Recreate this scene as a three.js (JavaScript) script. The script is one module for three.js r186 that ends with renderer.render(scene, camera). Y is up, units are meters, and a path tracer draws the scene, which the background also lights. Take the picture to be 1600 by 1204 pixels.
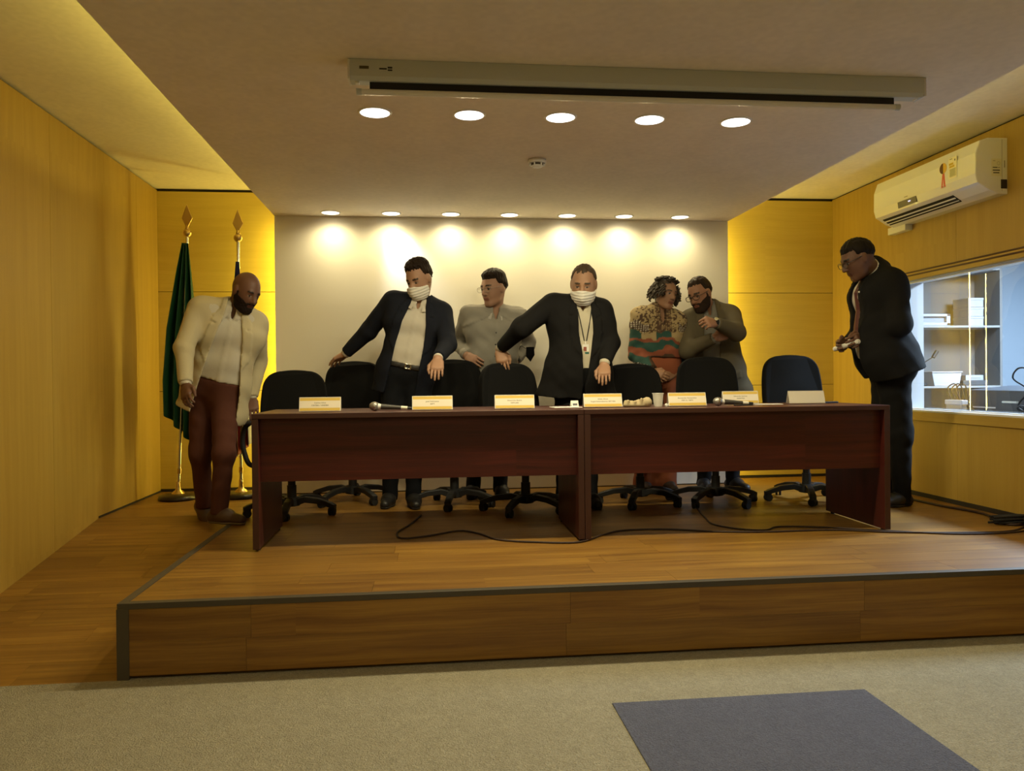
import * as THREE from 'three';
import { RoundedBoxGeometry } from 'three/addons/geometries/RoundedBoxGeometry.js';
import { mergeGeometries } from 'three/addons/utils/BufferGeometryUtils.js';
import { RectAreaLightUniformsLib } from 'three/addons/lights/RectAreaLightUniformsLib.js';

// ---------------------------------------------------------------- camera, exposure
const scene = new THREE.Scene();
const camera = new THREE.PerspectiveCamera(51.84, 1600 / 1204, 0.05, 60);
camera.position.set(1.2, 1.2236, 6.566);
camera.rotation.set(-0.0072, -0.1083, -0.0099, 'YXZ');
const renderer = new THREE.WebGLRenderer();
renderer.toneMapping = THREE.LinearToneMapping;
renderer.toneMappingExposure = 1.22;
renderer.shadowMap.enabled = true;
RectAreaLightUniformsLib.init();
scene.background = new THREE.Color(0, 0, 0);

// lamp colours (linear) and strengths
const WARM = new THREE.Color().setRGB(1, 0.87, 0.52);
const AMBER = new THREE.Color().setRGB(1, 0.82, 0.17);
const COOL = new THREE.Color().setRGB(0.6, 0.79, 1);
const FRONT_LAMP = 215, BACK_LAMP = 1.55, COVE = 27, EDGE = 72, BOOTH = 115, ADDED_HALL_LAMP = 135;

// ---------------------------------------------------------------- helpers
let seed = 7;
const rnd = () => { seed = (seed * 1664525 + 1013904223) >>> 0; return seed / 4294967296; };
const rr = (a, b) => a + (b - a) * rnd();
const clamp = (x, a, b) => Math.min(b, Math.max(a, x));
const lerp = (a, b, t) => a + (b - a) * t;
const sst = (a, b, x) => { const t = clamp((x - a) / (b - a), 0, 1); return t * t * (3 - 2 * t); };
const names = new Map();
function numbered(n) { const k = names.get(n) || 0; names.set(n, k + 1); return k ? `${n}_${String(k).padStart(3, '0')}` : n; }
const lin = (r, g, b) => new THREE.Color().setRGB(r, g, b);
const srgb = (r, g, b) => new THREE.Color(`rgb(${r},${g},${b})`);
function mat(color, roughness = 0.8, extra = {}) { return new THREE.MeshPhysicalMaterial({ color, roughness, ...extra }); }
function prep(g) {
  g = g.index ? g.toNonIndexed() : g;
  for (const k of Object.keys(g.attributes)) if (!['position', 'normal', 'uv', 'color'].includes(k)) g.deleteAttribute(k);
  if (!g.attributes.uv) g.setAttribute('uv', new THREE.BufferAttribute(new Float32Array(g.attributes.position.count * 2), 2));
  return g;
}
function merge(gs) { return Array.isArray(gs) ? (gs.length === 1 ? prep(gs[0]) : mergeGeometries(gs.map(prep))) : gs; }
function mesh(name, gs, m, parent) {
  const o = new THREE.Mesh(merge(gs), m); o.name = name; o.castShadow = o.receiveShadow = true;
  if (parent) parent.add(o);
  return o;
}
const part = (parent, name, gs, m, label) => { const o = mesh(name, gs, m, parent); if (label) o.userData.label = label; return o; };
function tag(o, label, category, group) { o.userData.label = label; o.userData.category = category; if (group) o.userData.group = group; return o; }
function thing(name, label, category, p = [0, 0, 0], ry = 0, group) {
  const o = new THREE.Group(); o.name = numbered(name); o.position.set(...p); o.rotation.y = ry; scene.add(o);
  return tag(o, label, category, group);
}
function struct(name, gs, m, label) {
  const o = gs ? mesh(name, gs, m) : new THREE.Group();
  o.name = name; o.userData.kind = 'structure'; o.userData.label = label; o.userData.category = name.split('_')[0]; scene.add(o); return o;
}
function T(g, x = 0, y = 0, z = 0, rx = 0, ry = 0, rz = 0) {
  const m = new THREE.Matrix4().compose(new THREE.Vector3(x, y, z), new THREE.Quaternion().setFromEuler(new THREE.Euler(rx, ry, rz)), new THREE.Vector3(1, 1, 1));
  return g.clone().applyMatrix4(m);
}
// uv in metres from position, by the way each face points; along = axis the grain runs along ('x','y','z')
function uvm(g, along = 'x', ox = 0, oy = 0) {
  g = prep(g); const p = g.attributes.position, uv = g.attributes.uv, ai = 'xyz'.indexOf(along);
  const A = new THREE.Vector3(), B = new THREE.Vector3(), Cc = new THREE.Vector3(), N = new THREE.Vector3();
  for (let i = 0; i < p.count; i += 3) {
    A.fromBufferAttribute(p, i); B.fromBufferAttribute(p, i + 1); Cc.fromBufferAttribute(p, i + 2);
    N.copy(B).sub(A).cross(Cc.clone().sub(A));
    const n = [Math.abs(N.x), Math.abs(N.y), Math.abs(N.z)], d = n.indexOf(Math.max(...n));
    let rest = [0, 1, 2].filter(k => k !== d), u = rest.includes(ai) ? ai : rest[0], v = rest.find(k => k !== u);
    for (let k = 0; k < 3; k++) { const q = [p.getX(i + k), p.getY(i + k), p.getZ(i + k)]; uv.setXY(i + k, q[u] + ox, q[v] + oy); }
  }
  return g;
}
const box = (x0, x1, y0, y1, z0, z1) => new THREE.BoxGeometry(x1 - x0, y1 - y0, z1 - z0).translate((x0 + x1) / 2, (y0 + y1) / 2, (z0 + z1) / 2);
const rbox = (w, h, d, r = 0.004, s = 2) => new RoundedBoxGeometry(w, h, d, s, Math.min(r, w / 2.01, h / 2.01, d / 2.01));
const rb = (x0, x1, y0, y1, z0, z1, r) => rbox(x1 - x0, y1 - y0, z1 - z0, r).translate((x0 + x1) / 2, (y0 + y1) / 2, (z0 + z1) / 2);
const cyl = (r0, r1, h, s = 24) => new THREE.CylinderGeometry(r0, r1, h, s);
const tube = (pts, r, n = 40, s = 8, closed = false) => new THREE.TubeGeometry(new THREE.CatmullRomCurve3(pts.map(p => new THREE.Vector3(...p)), closed, 'centripetal'), n, r, s, closed);
const lathe = (pts, s = 32) => new THREE.LatheGeometry(pts.map(p => new THREE.Vector2(...p)), s);
function rod(a, b, r0, r1 = r0, s = 12) {
  const A = new THREE.Vector3(...a), B = new THREE.Vector3(...b), d = B.clone().sub(A), L = d.length();
  const g = new THREE.CylinderGeometry(r1, r0, L, s); g.translate(0, L / 2, 0);
  g.applyQuaternion(new THREE.Quaternion().setFromUnitVectors(new THREE.Vector3(0, 1, 0), d.normalize())); return g.translate(...a);
}
function ext(pts, depth, bevel = 0.003, hole) {
  const s = new THREE.Shape(pts.map(p => new THREE.Vector2(...p)));
  if (hole) s.holes.push(new THREE.Path(hole.map(p => new THREE.Vector2(...p))));
  return new THREE.ExtrudeGeometry(s, { depth, bevelEnabled: bevel > 0, bevelSize: bevel, bevelThickness: bevel, bevelSegments: 2, curveSegments: 12 });
}
// periodic value noise
function vnoise(period, sd) {
  let s = sd * 9301 + 49297; const h = new Float32Array(period * period);
  for (let i = 0; i < h.length; i++) { s = (s * 1664525 + 1013904223) >>> 0; h[i] = s / 4294967296; }
  return (x, y) => {
    const xi = Math.floor(x), yi = Math.floor(y), fx = x - xi, fy = y - yi, u = fx * fx * (3 - 2 * fx), v = fy * fy * (3 - 2 * fy);
    const w = (a, b) => h[(((b % period) + period) % period) * period + (((a % period) + period) % period)];
    return lerp(lerp(w(xi, yi), w(xi + 1, yi), u), lerp(w(xi, yi + 1), w(xi + 1, yi + 1), u), v);
  };
}
function dataTex(n, f, sr = true, metres = 1, m2 = metres) {
  const d = new Uint8Array(n * n * 4);
  for (let y = 0; y < n; y++) for (let x = 0; x < n; x++) { const c = f(x / n, y / n), i = (y * n + x) * 4; d[i] = clamp(c[0], 0, 255); d[i + 1] = clamp(c[1], 0, 255); d[i + 2] = clamp(c[2], 0, 255); d[i + 3] = 255; }
  const t = new THREE.DataTexture(d, n, n); t.wrapS = t.wrapT = THREE.RepeatWrapping; t.magFilter = t.minFilter = THREE.LinearFilter;
  if (sr) t.colorSpace = THREE.SRGBColorSpace; t.repeat.set(1 / metres, 1 / m2); t.needsUpdate = true; return t;
}
function canvasTex(w, h, draw) {
  const c = document.createElement('canvas'); c.width = w; c.height = h; draw(c.getContext('2d'), w, h);
  const t = new THREE.CanvasTexture(c); t.colorSpace = THREE.SRGBColorSpace; return t;
}

// ---------------------------------------------------------------- materials
const n4 = vnoise(4, 1), n8 = vnoise(8, 2), n16 = vnoise(16, 3), n32 = vnoise(32, 4), n64 = vnoise(64, 5), n128 = vnoise(128, 6), n256 = vnoise(256, 8);
// grain runs along u: slow along u, quick along v
const grain = (u, v, s = 1) => {
  const wv = v + 0.02 * (n8(u * 8, v * 8) - 0.5);
  return 0.42 * n32(u * 4, wv * 32) + 0.3 * n128(u * 8, wv * 128) + 0.18 * n256(u * 16, wv * 256) + 0.25 * n8(u * 4, v * 8) * s;
};
function woodTex(n, a, b, s, metresU, metresV) {
  return dataTex(n, (u, v) => { const g = clamp((grain(u, v, s) - 0.25) / 0.65, 0, 1), f = n256(u * 64, v * 256); const k = g * 0.9 + 0.1 * f; return [lerp(b[0], a[0], k), lerp(b[1], a[1], k), lerp(b[2], a[2], k)]; }, true, metresU, metresV);
}
const floorTex = woodTex(1024, [154, 116, 48], [112, 76, 29], 1.2, 1.9, 0.75);
const floorMats = [1, 0.93, 1.05, 0.88].map(k => mat(lin(0.93 * k, 0.9 * k, 0.86 * k), 0.41, { map: floorTex, specularIntensity: 1 }));
const wallTex = woodTex(1024, [182, 151, 70], [170, 138, 60], 0.8, 2.3, 0.9);
const wallMat = [1, 0.97, 1.03].map(k => mat(lin(0.95 * k, 0.93 * k, 0.88 * k), 0.5, { map: wallTex }));
const backMat = mat(lin(0.95, 0.92, 0.82), 0.5, { map: woodTex(512, [214, 190, 96], [204, 178, 84], 0.5, 2.1, 1.1) });
const deskTex = woodTex(1024, [80, 29, 21], [49, 15, 11], 1, 1.7, 0.6);
const deskMat = mat(lin(1, 1, 1), 0.38, { map: deskTex });
const deskEdge = mat(srgb(62, 34, 26), 0.45);
const carpetF = (a, b) => (u, v) => { const k = 0.45 * n256(u * 256, v * 256) + 0.3 * n128(u * 128, v * 128) + 0.15 * n32(u * 32, v * 32) + 0.1 * n8(u * 8, v * 8); return a.map((c, i) => lerp(b[i], c, k)); };
const carpetBump = dataTex(512, (u, v) => { const k = 255 * (0.6 * n256(u * 256, v * 256) + 0.4 * n128(u * 128, v * 128)); return [k, k, k]; }, false, 0.6);
const carpetMat = mat(lin(1, 1, 1), 0.97, { map: dataTex(512, carpetF([175, 168, 145], [118, 112, 93]), true, 0.6), bumpMap: carpetBump, bumpScale: 0.006 });
const blueMat = mat(lin(1, 1, 1), 0.97, { map: dataTex(512, carpetF([103, 105, 122], [67, 69, 85]), true, 0.6), bumpMap: carpetBump, bumpScale: 0.006 });
const ceilTex = dataTex(256, (u, v) => { const k = 243 + 8 * (n64(u * 64, v * 64) + n8(u * 8, v * 8) - 1); return [k, k * 0.975, k * 0.93]; }, true, 1.4);
const ceilMat = mat(lin(0.95, 0.93, 0.9), 0.93, { map: ceilTex });
const panelMat = mat(lin(0.88, 0.85, 0.73), 0.42);
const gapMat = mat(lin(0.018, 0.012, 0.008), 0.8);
const nosing = mat(lin(0.062, 0.05, 0.032), 0.5);
const blackPlastic = mat(lin(0.012, 0.012, 0.013), 0.5);
const blackRubber = mat(lin(0.012, 0.011, 0.01), 0.75);
const whitePlastic = mat(lin(0.8, 0.79, 0.74), 0.32);
const greyMetal = mat(lin(0.58, 0.62, 0.6), 0.45);
const chrome = mat(lin(0.75, 0.73, 0.68), 0.2, { metalness: 1 });
const brass = mat(lin(0.62, 0.45, 0.2), 0.28, { metalness: 1 });
const cableMat = mat(lin(0.03, 0.014, 0.01), 0.6);
const whitePaint = mat(lin(0.75, 0.76, 0.78), 0.6);
const paper = mat(lin(0.82, 0.8, 0.74), 0.8);

// ---------------------------------------------------------------- dimensions
const S = 0.314;                       // stage height
const XL = -1.013, XR = 4.915;         // side walls
const ZB = -0.342, ZF = 11;            // yellow back wall, wall behind the audience
const YC = 2.565, YU = 2.85;           // lowered ceiling, cove ceiling
const PX0 = 0, PX1 = 3.789;            // white panel and lowered ceiling
const ZS = 3.147, XS = -0.075;         // stage front and left edge
const RAMP_TOP = 0.93;                 // where the ramp reaches stage height

// ---------------------------------------------------------------- floor, stage, ramp
const floor = struct('floor', [uvm(box(XL - 0.2, XR + 0.2, -0.2, 0, ZS - 0.02, ZF + 0.2), 'x')], carpetMat, 'beige grey looped carpet in front of the stage');
{
  const o = part(floor, 'blue_carpet_square', uvm(rb(1.884, 2.89, -0.01, 0.004, 3.645, 4.65, 0.003), 'x'), blueMat, 'slate blue carpet square let into the beige carpet');
}
const stage = struct('stage_platform', [box(XL - 0.2, XR + 0.2, -0.2, S - 0.012, ZB - 0.25, RAMP_TOP), box(XS + 0.004, XR + 0.2, -0.2, S - 0.012, RAMP_TOP, ZS - 0.03)], mat(lin(0.2, 0.14, 0.08), 0.85), 'raised wooden stage of honey coloured laminate planks');
function planks(parent, x0, x1, z0, z1, w, mats) {
  for (let z = z1, r = 0; z > z0 + 0.01; z -= w, r++) {
    const za = Math.max(z0, z - w); let x = x0 - rr(0.1, 1.2);
    while (x < x1) { const L = 1.36, a = Math.max(x0, x), b = Math.min(x1, x + L); if (b - a > 0.02) part(parent, 'plank', uvm(box(a + 0.0006, b - 0.0006, S - 0.012, S, za + 0.0006, z - 0.0006), 'x', rr(0, 9), rr(0, 9)), mats[Math.floor(rnd() * mats.length)]); x += L; }
  }
}
planks(stage, XS + 0.036, XR, RAMP_TOP, ZS - 0.036, 0.192, floorMats);
planks(stage, XL, XR, ZB, RAMP_TOP, 0.192, floorMats);
// riser boards
for (let r = 0; r < 2; r++) {
  let x = r ? -0.9 : -0.15 - 0.77;
  while (x < XR) { const a = Math.max(XS + 0.045, x), b = Math.min(XR, x + 1.36); if (b > a) part(stage, 'riser_board', uvm(box(a + 0.0005, b - 0.0005, r ? 0.155 : 0.015, r ? S - 0.02 : 0.1545, ZS - 0.03, ZS), 'x', rr(0, 9), rr(0, 9)), floorMats[Math.floor(rnd() * 4)]); x += r ? 1.36 : 1.36; }
}
part(stage, 'edge_strip', [rb(XS, XR, S - 0.022, S + 0.003, ZS - 0.036, ZS + 0.004, 0.002), rb(XS, XS + 0.036, S - 0.006, S + 0.003, RAMP_TOP, ZS - 0.034, 0.002)], nosing, 'dark olive edge strip round the stage');
part(stage, 'corner_strip', [rb(XS - 0.003, XS + 0.046, 0, S - 0.02, ZS - 0.03, ZS + 0.005, 0.002)], nosing);
// ramp: a wedge of planks from stage height down to the carpet
{
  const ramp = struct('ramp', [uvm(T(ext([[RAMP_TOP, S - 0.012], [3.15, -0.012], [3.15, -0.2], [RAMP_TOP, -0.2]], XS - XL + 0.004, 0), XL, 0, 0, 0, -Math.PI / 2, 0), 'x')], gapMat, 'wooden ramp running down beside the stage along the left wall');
  // turn so that shape x runs along z
  ramp.geometry.dispose();
  const g = ext([[-RAMP_TOP, S - 0.012], [-3.15, -0.012], [-3.15, -0.2], [-RAMP_TOP, -0.2]], XS - XL, 0); g.rotateY(Math.PI / 2); g.translate(XL, 0, 0); ramp.geometry = prep(g);
  const L = Math.hypot(3.15 - RAMP_TOP, S), a = Math.atan2(S, 3.15 - RAMP_TOP), n = 12, w = L / n;
  for (let i = 0; i < n; i++) {
    const split = [0.35, 0.7, 0.15, 0.55][i % 4];
    for (const [x0, x1] of [[XL, XL + split * 0.94], [XL + split * 0.94, XS]]) {
      const gg = uvm(box(x0 + 0.0006, x1 - 0.0006, -0.012, 0, i * w + 0.0006, (i + 1) * w - 0.0006), 'x', rr(0, 9), rr(0, 9));
      const o = part(ramp, 'plank', gg, floorMats[Math.floor(rnd() * 4)]); o.position.set(0, S, RAMP_TOP); o.rotation.x = a;
    }
  }
}

// ---------------------------------------------------------------- walls
// left wall: core, panels with fine joints, dark gap at top and foot
function sideWall(name, x, dir, cuts, label, opening) {
  const w = struct(name, null, null, label);
  const core = (z0, z1, y0, y1) => box(Math.min(x + dir * 0.02, x + dir * 0.16), Math.max(x + dir * 0.02, x + dir * 0.16), y0, y1, z0, z1);
  const gs = [];
  if (!opening) gs.push(core(ZB - 0.2, ZF + 0.2, -0.2, YU + 0.2));
  else { const [z0, z1, y0, y1] = opening; gs.push(core(ZB - 0.2, z0, -0.2, YU + 0.2), core(z1, ZF + 0.2, -0.2, YU + 0.2), core(z0, z1, -0.2, y0), core(z0, z1, y1, YU + 0.2)); }
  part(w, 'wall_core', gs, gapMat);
  let k = 0;
  for (let i = 0; i + 1 < cuts.length; i++) {
    const z0 = cuts[i] + 0.0012, z1 = cuts[i + 1] - 0.0012;
    const y0 = dir < 0 ? 0.02 : 0.02;
    const pieces = [];
    const add = (za, zb, ya, yb) => { if (zb - za > 0.01 && yb - ya > 0.01) part(w, 'panel', uvm(box(Math.min(x, x + dir * 0.02), Math.max(x, x + dir * 0.02), ya, yb, za, zb), 'y', rr(0, 5), rr(0, 5)), wallMat[k++ % 3]); };
    if (opening && z1 > opening[0] && z0 < opening[1]) {
      const [oz0, oz1, oy0, oy1] = opening;
      add(z0, z1, y0, oy0); add(z0, z1, oy1, YU - 0.016);
      add(z0, Math.min(z1, oz0), oy0, oy1); add(Math.max(z0, oz1), z1, oy0, oy1);
    } else add(z0, z1, y0, YU - 0.016);
  }
  return w;
}
const WZ0 = 0.74, WZ1 = 3.6, WY0 = 0.955, WY1 = 1.955;   // booth window opening
sideWall('wall_left', XL, -1, [ZB, 0.14, 1.568, 2.99, 4.4, 5.8, 7.2, 8.6, 10, ZF], 'honey wood panelled wall beside the flags and the ramp');
sideWall('wall_right', XR, 1, [ZB, 1.36, 2.76, 4.16, 5.56, 6.96, 8.36, 9.76, ZF], 'honey wood panelled wall with the air conditioner and booth window', [WZ0, WZ1, WY0, WY1]);
{
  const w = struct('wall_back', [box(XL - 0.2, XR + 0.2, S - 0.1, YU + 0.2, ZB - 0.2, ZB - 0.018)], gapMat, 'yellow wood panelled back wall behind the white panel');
  for (const [x0, x1] of [[XL, 0.5], [3.3, XR]]) for (const [y0, y1] of [[S + 0.022, 1.154], [1.154, 1.988], [1.988, YU - 0.022]])
    part(w, 'panel', uvm(box(x0, x1, y0 + 0.0022, y1 - 0.0022, ZB - 0.018, ZB), 'x', rr(0, 3), rr(0, 3)), backMat);
  const f = struct('wall_front', [box(XL - 0.2, XR + 0.2, -0.2, YU + 0.2, ZF, ZF + 0.2)], mat(lin(0.55, 0.45, 0.25), 0.8), 'wall behind the audience');
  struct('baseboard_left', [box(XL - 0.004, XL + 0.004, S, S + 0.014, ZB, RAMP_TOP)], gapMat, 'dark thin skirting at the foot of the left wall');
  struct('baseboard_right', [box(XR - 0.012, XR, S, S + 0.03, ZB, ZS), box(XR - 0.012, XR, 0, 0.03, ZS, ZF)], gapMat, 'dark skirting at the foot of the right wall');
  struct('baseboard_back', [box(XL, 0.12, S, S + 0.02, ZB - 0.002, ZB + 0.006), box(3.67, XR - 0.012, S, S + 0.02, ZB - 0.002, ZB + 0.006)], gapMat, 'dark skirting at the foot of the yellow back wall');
}
// white panel standing proud of the back wall
{
  const w = struct('wall_panel', [rb(PX0, PX1, S + 0.008, YC, -0.03, 0, 0.002)], panelMat, 'large white panel standing forward of the yellow wall behind the desk');
  w.geometry = uvm(w.geometry, 'x');
  part(w, 'panel_frame', [box(0.06, PX1 - 0.06, S, YC + 0.1, ZB, -0.03)], mat(lin(0.7, 0.68, 0.6), 0.8));
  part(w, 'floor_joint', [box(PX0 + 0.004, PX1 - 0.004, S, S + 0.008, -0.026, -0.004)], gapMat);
}
// ceilings
{
  const c = struct('ceiling', [uvm(box(XL - 0.2, XR + 0.2, YU, YU + 0.2, ZB - 0.2, ZF + 0.2))], ceilMat, 'white plaster cove ceiling along both side walls');
  const L = 0.15;
  const hole = (x, z, r) => { const p = new THREE.Path(); p.absarc(x, -z, r, 0, Math.PI * 2, true); return p; };
  const sh = new THREE.Shape([[PX0, 0.03], [PX1, 0.03], [PX1, -ZF], [PX0, -ZF]].reverse().map(p => new THREE.Vector2(...p)));
  const g = new THREE.ExtrudeGeometry(sh, { depth: 0.045, bevelEnabled: false }); g.rotateX(-Math.PI / 2); g.translate(0, YC, 0);
  const d = part(c, 'lowered_ceiling', uvm(g), ceilMat, 'lowered white ceiling over the stage');
  part(d, 'ceiling_core', uvm(box(PX0 + L, PX1 - L, YC + 0.045, YU, -0.03, ZF)), ceilMat);
}
// ---------------------------------------------------------------- lamps
function area(w, h, color, power, pos, target, up) {
  const l = new THREE.RectAreaLight(color, power, w, h); l.position.set(...pos); if (up) l.up.set(...up); l.lookAt(...target); l.castShadow = true; scene.add(l); return l;
}
const glowMat = new THREE.MeshStandardMaterial({ color: 0x111111, emissive: new THREE.Color().setRGB(1, 0.95, 0.93), emissiveIntensity: 4 });
const backGlow = new THREE.MeshStandardMaterial({ color: 0x111111, emissive: new THREE.Color().setRGB(1, 0.9, 0.72), emissiveIntensity: 3 });
const ORD = ['leftmost', 'second from the left', 'third from the left', 'fourth from the left', 'fifth from the left', 'sixth from the left', 'rightmost'];
function downlight(x, z, r, power, gm, label, group) {
  const t = thing('downlight', label, 'ceiling light', [x, YC, z], 0, group);
  part(t, 'trim_ring', lathe([[r + 0.012, 0.002], [r + 0.012, -0.002], [r + 0.006, -0.005], [r, -0.005], [r, 0.002]], 40), whitePlastic);
  part(t, 'light_diffuser', [T(cyl(r, r, 0.003, 40), 0, -0.0025, 0)], gm);
  if (power < 20) { const s = new THREE.SpotLight(new THREE.Color().setRGB(1, 0.83, 0.46), power, 0, 1.45, 1, 2); s.position.set(x, YC - 0.008, z); s.target.position.set(x, 0, z); s.castShadow = true; s.shadow.radius = 3; scene.add(s, s.target); }
  else area(r * 1.75, r * 1.75, WARM, power, [x, YC - 0.009, z], [x, 0, z], [0, 0, 1]);
  return t;
}
[0.962, 1.433, 1.9, 2.367, 2.831].forEach((x, i) => downlight(x, 2.55, 0.073, FRONT_LAMP, glowMat, `round recessed ceiling light in the near row by the screen case, ${['leftmost', 'second from the left', 'middle one', 'second from the right', 'rightmost'][i]}`, 'near row of downlights'));
[0.463, 0.939, 1.415, 1.891, 2.367, 2.843, 3.319].forEach((x, i) => downlight(x, 0.148, 0.068, BACK_LAMP, backGlow, `small ceiling light in the far row above the white panel, ${ORD[i]}`, 'far row of downlights'));
// added rows over the audience, out of view, to brighten carpet and stage front
[0.6, 1.9, 3.2].forEach((x, i) => downlight(x, 5.4, 0.073, ADDED_HALL_LAMP, glowMat, `added unseen ceiling light over the front audience seats, ${['left', 'middle', 'right'][i]} one`, 'added audience downlights'));
[0.6, 1.9, 3.2].forEach((x, i) => downlight(x, 7.8, 0.073, ADDED_HALL_LAMP, glowMat, `added unseen ceiling light over the rear audience seats, ${['left', 'middle', 'right'][i]} one`, 'added audience downlights'));  // added further back to lift upright faces: riser, desk fronts, people
// added spot at the second far lamp, makes the bright patch on the panel
{
  const s = new THREE.SpotLight(new THREE.Color().setRGB(0.95, 0.97, 1), 2.6, 3, 0.55, 1, 2); s.position.set(0.939, YC - 0.012, 0.148); s.target.position.set(1.04, 2.24, 0); s.castShadow = true; s.shadow.radius = 3; scene.add(s, s.target);
}
// LED tape on the lips of the lowered ceiling and behind the edges of the white panel
const ledGlow = new THREE.MeshStandardMaterial({ color: 0x222211, emissive: new THREE.Color().setRGB(1, 0.78, 0.28), emissiveIntensity: 3.5 });
const tape = mat(lin(0.75, 0.7, 0.55), 0.6);
for (const [x, d, nm] of [[PX0 + 0.085, -1, 'left'], [PX1 - 0.085, 1, 'right']]) {
  const t = thing('led_strip_light', `amber LED tape lying on the ${nm} lip of the lowered ceiling`, 'led strip', [x, YC + 0.045, 0], 0);
  part(t, 'tape', [box(-0.006, 0.006, 0, 0.002, 0.05, ZF - 0.1)], tape);
  const g = []; for (let z = 0.08; z < ZF - 0.1; z += 0.06) g.push(box(-0.0025, 0.0025, 0.002, 0.004, z, z + 0.005));
  part(t, 'led_diodes', g, ledGlow).userData.kind = 'stuff';
  area(0.02, ZF - 0.2, AMBER, COVE, [x, YC + 0.056, ZF / 2], [x + d * 0.8, YC + 0.056 + 1, ZF / 2], [0, 0, 1]);
}
for (const [x, d, nm] of [[0.06, -1, 'left'], [PX1 - 0.06, 1, 'right']]) {
  const t = thing('led_strip_light', `vertical amber LED tape behind the ${nm} edge of the white panel`, 'led strip', [x, S, -0.19], 0);
  part(t, 'tape', [box(Math.min(0, d * 0.002), Math.max(0, d * 0.002), 0.02, YC - S + 0.2, -0.006, 0.006)], tape);
  const g = []; for (let y = 0.04; y < YC - S + 0.2; y += 0.033) g.push(T(new THREE.SphereGeometry(0.0045, 8, 6), d * 0.004, y, 0));
  part(t, 'led_diodes', g, ledGlow).userData.kind = 'stuff';
  area(0.02, YC - S, AMBER, EDGE, [x + d * 0.012, (S + YC) / 2, -0.19], [x + d, (S + YC) / 2, -0.45], [0, 1, 0]);
}

// ---------------------------------------------------------------- projection screen case, smoke detector
{
  const t = thing('projection_screen', 'long grey projection screen case fixed under the ceiling', 'projector screen', [0.896, YC, 3.21]);
  const W = 2.552;
  part(t, 'case', [T(ext([[0, 0], [0, -0.066], [0.012, -0.079], [0.062, -0.079], [0.075, -0.062], [0.075, 0]], W - 0.012, 0.003), 0.006, -0.004, 0, 0, Math.PI / 2, 0)], greyMetal);
  part(t, 'end_cap', [rb(-0.006, 0.004, -0.084, -0.001, -0.082, 0.004, 0.003), rb(0.022, 0.04, -0.093, -0.08, -0.05, -0.02, 0.003)], whitePlastic);
  part(t, 'end_cap', [rb(W - 0.004, W + 0.006, -0.084, -0.001, -0.082, 0.004, 0.003), rb(W - 0.03, W - 0.018, -0.09, -0.08, -0.05, -0.02, 0.003)], whitePlastic);
  part(t, 'screen_border', [box(0.083, W - 0.132, -0.119, -0.06, -0.027, -0.025)], blackRubber, 'black border of the rolled screen');
  part(t, 'weight_bar', [T(rod([0.033, 0, 0], [W - 0.112, 0, 0], 0.0125, 0.0125, 16), 0, -0.128, -0.026)], whitePlastic);
  part(t, 'bar_cap', [T(rod([0.028, 0, 0], [0.05, 0, 0], 0.0145), 0, -0.128, -0.026)], greyMetal);
  part(t, 'bar_cap', [T(rod([W - 0.13, 0, 0], [W - 0.107, 0, 0], 0.0145), 0, -0.128, -0.026)], greyMetal);
  const mk = mat(lin(0.03, 0.025, 0.015), 0.6);
  part(t, 'rating_label', [box(0.043, 0.082, -0.042, -0.030, 0.003, 0.0042)], mat(lin(0.1, 0.08, 0.03), 0.7), 'small dark label');
  part(t, 'maker_mark', [box(0.125, 0.156, -0.043, -0.037, 0.003, 0.0042), box(0.16, 0.179, -0.038, -0.031, 0.003, 0.0042), box(0.16, 0.179, -0.048, -0.042, 0.003, 0.0042)], mk, 'printed dark mark of a bar and two blocks');
}
{
  const t = thing('smoke_detector', 'white round smoke detector on the ceiling between the lamp rows', 'smoke detector', [1.89, YC, 1.76]);
  part(t, 'base', lathe([[0, 0], [0.056, 0], [0.056, -0.014], [0.05, -0.024]], 32), whitePlastic);
  part(t, 'sensor_cage', lathe([[0.038, -0.024], [0.037, -0.036]], 24), mat(lin(0.08, 0.06, 0.04), 0.7));
  part(t, 'cap', lathe([[0, -0.046], [0.026, -0.046], [0.036, -0.04], [0.036, -0.035], [0, -0.035]], 32), whitePlastic);
  for (let i = 0; i < 6; i++) { const a = i * Math.PI / 3; part(t, 'rib', [T(rbox(0.012, 0.02, 0.006, 0.002), 0.041 * Math.cos(a), -0.03, 0.041 * Math.sin(a), 0, -a, 0)], whitePlastic); }
}

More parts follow.
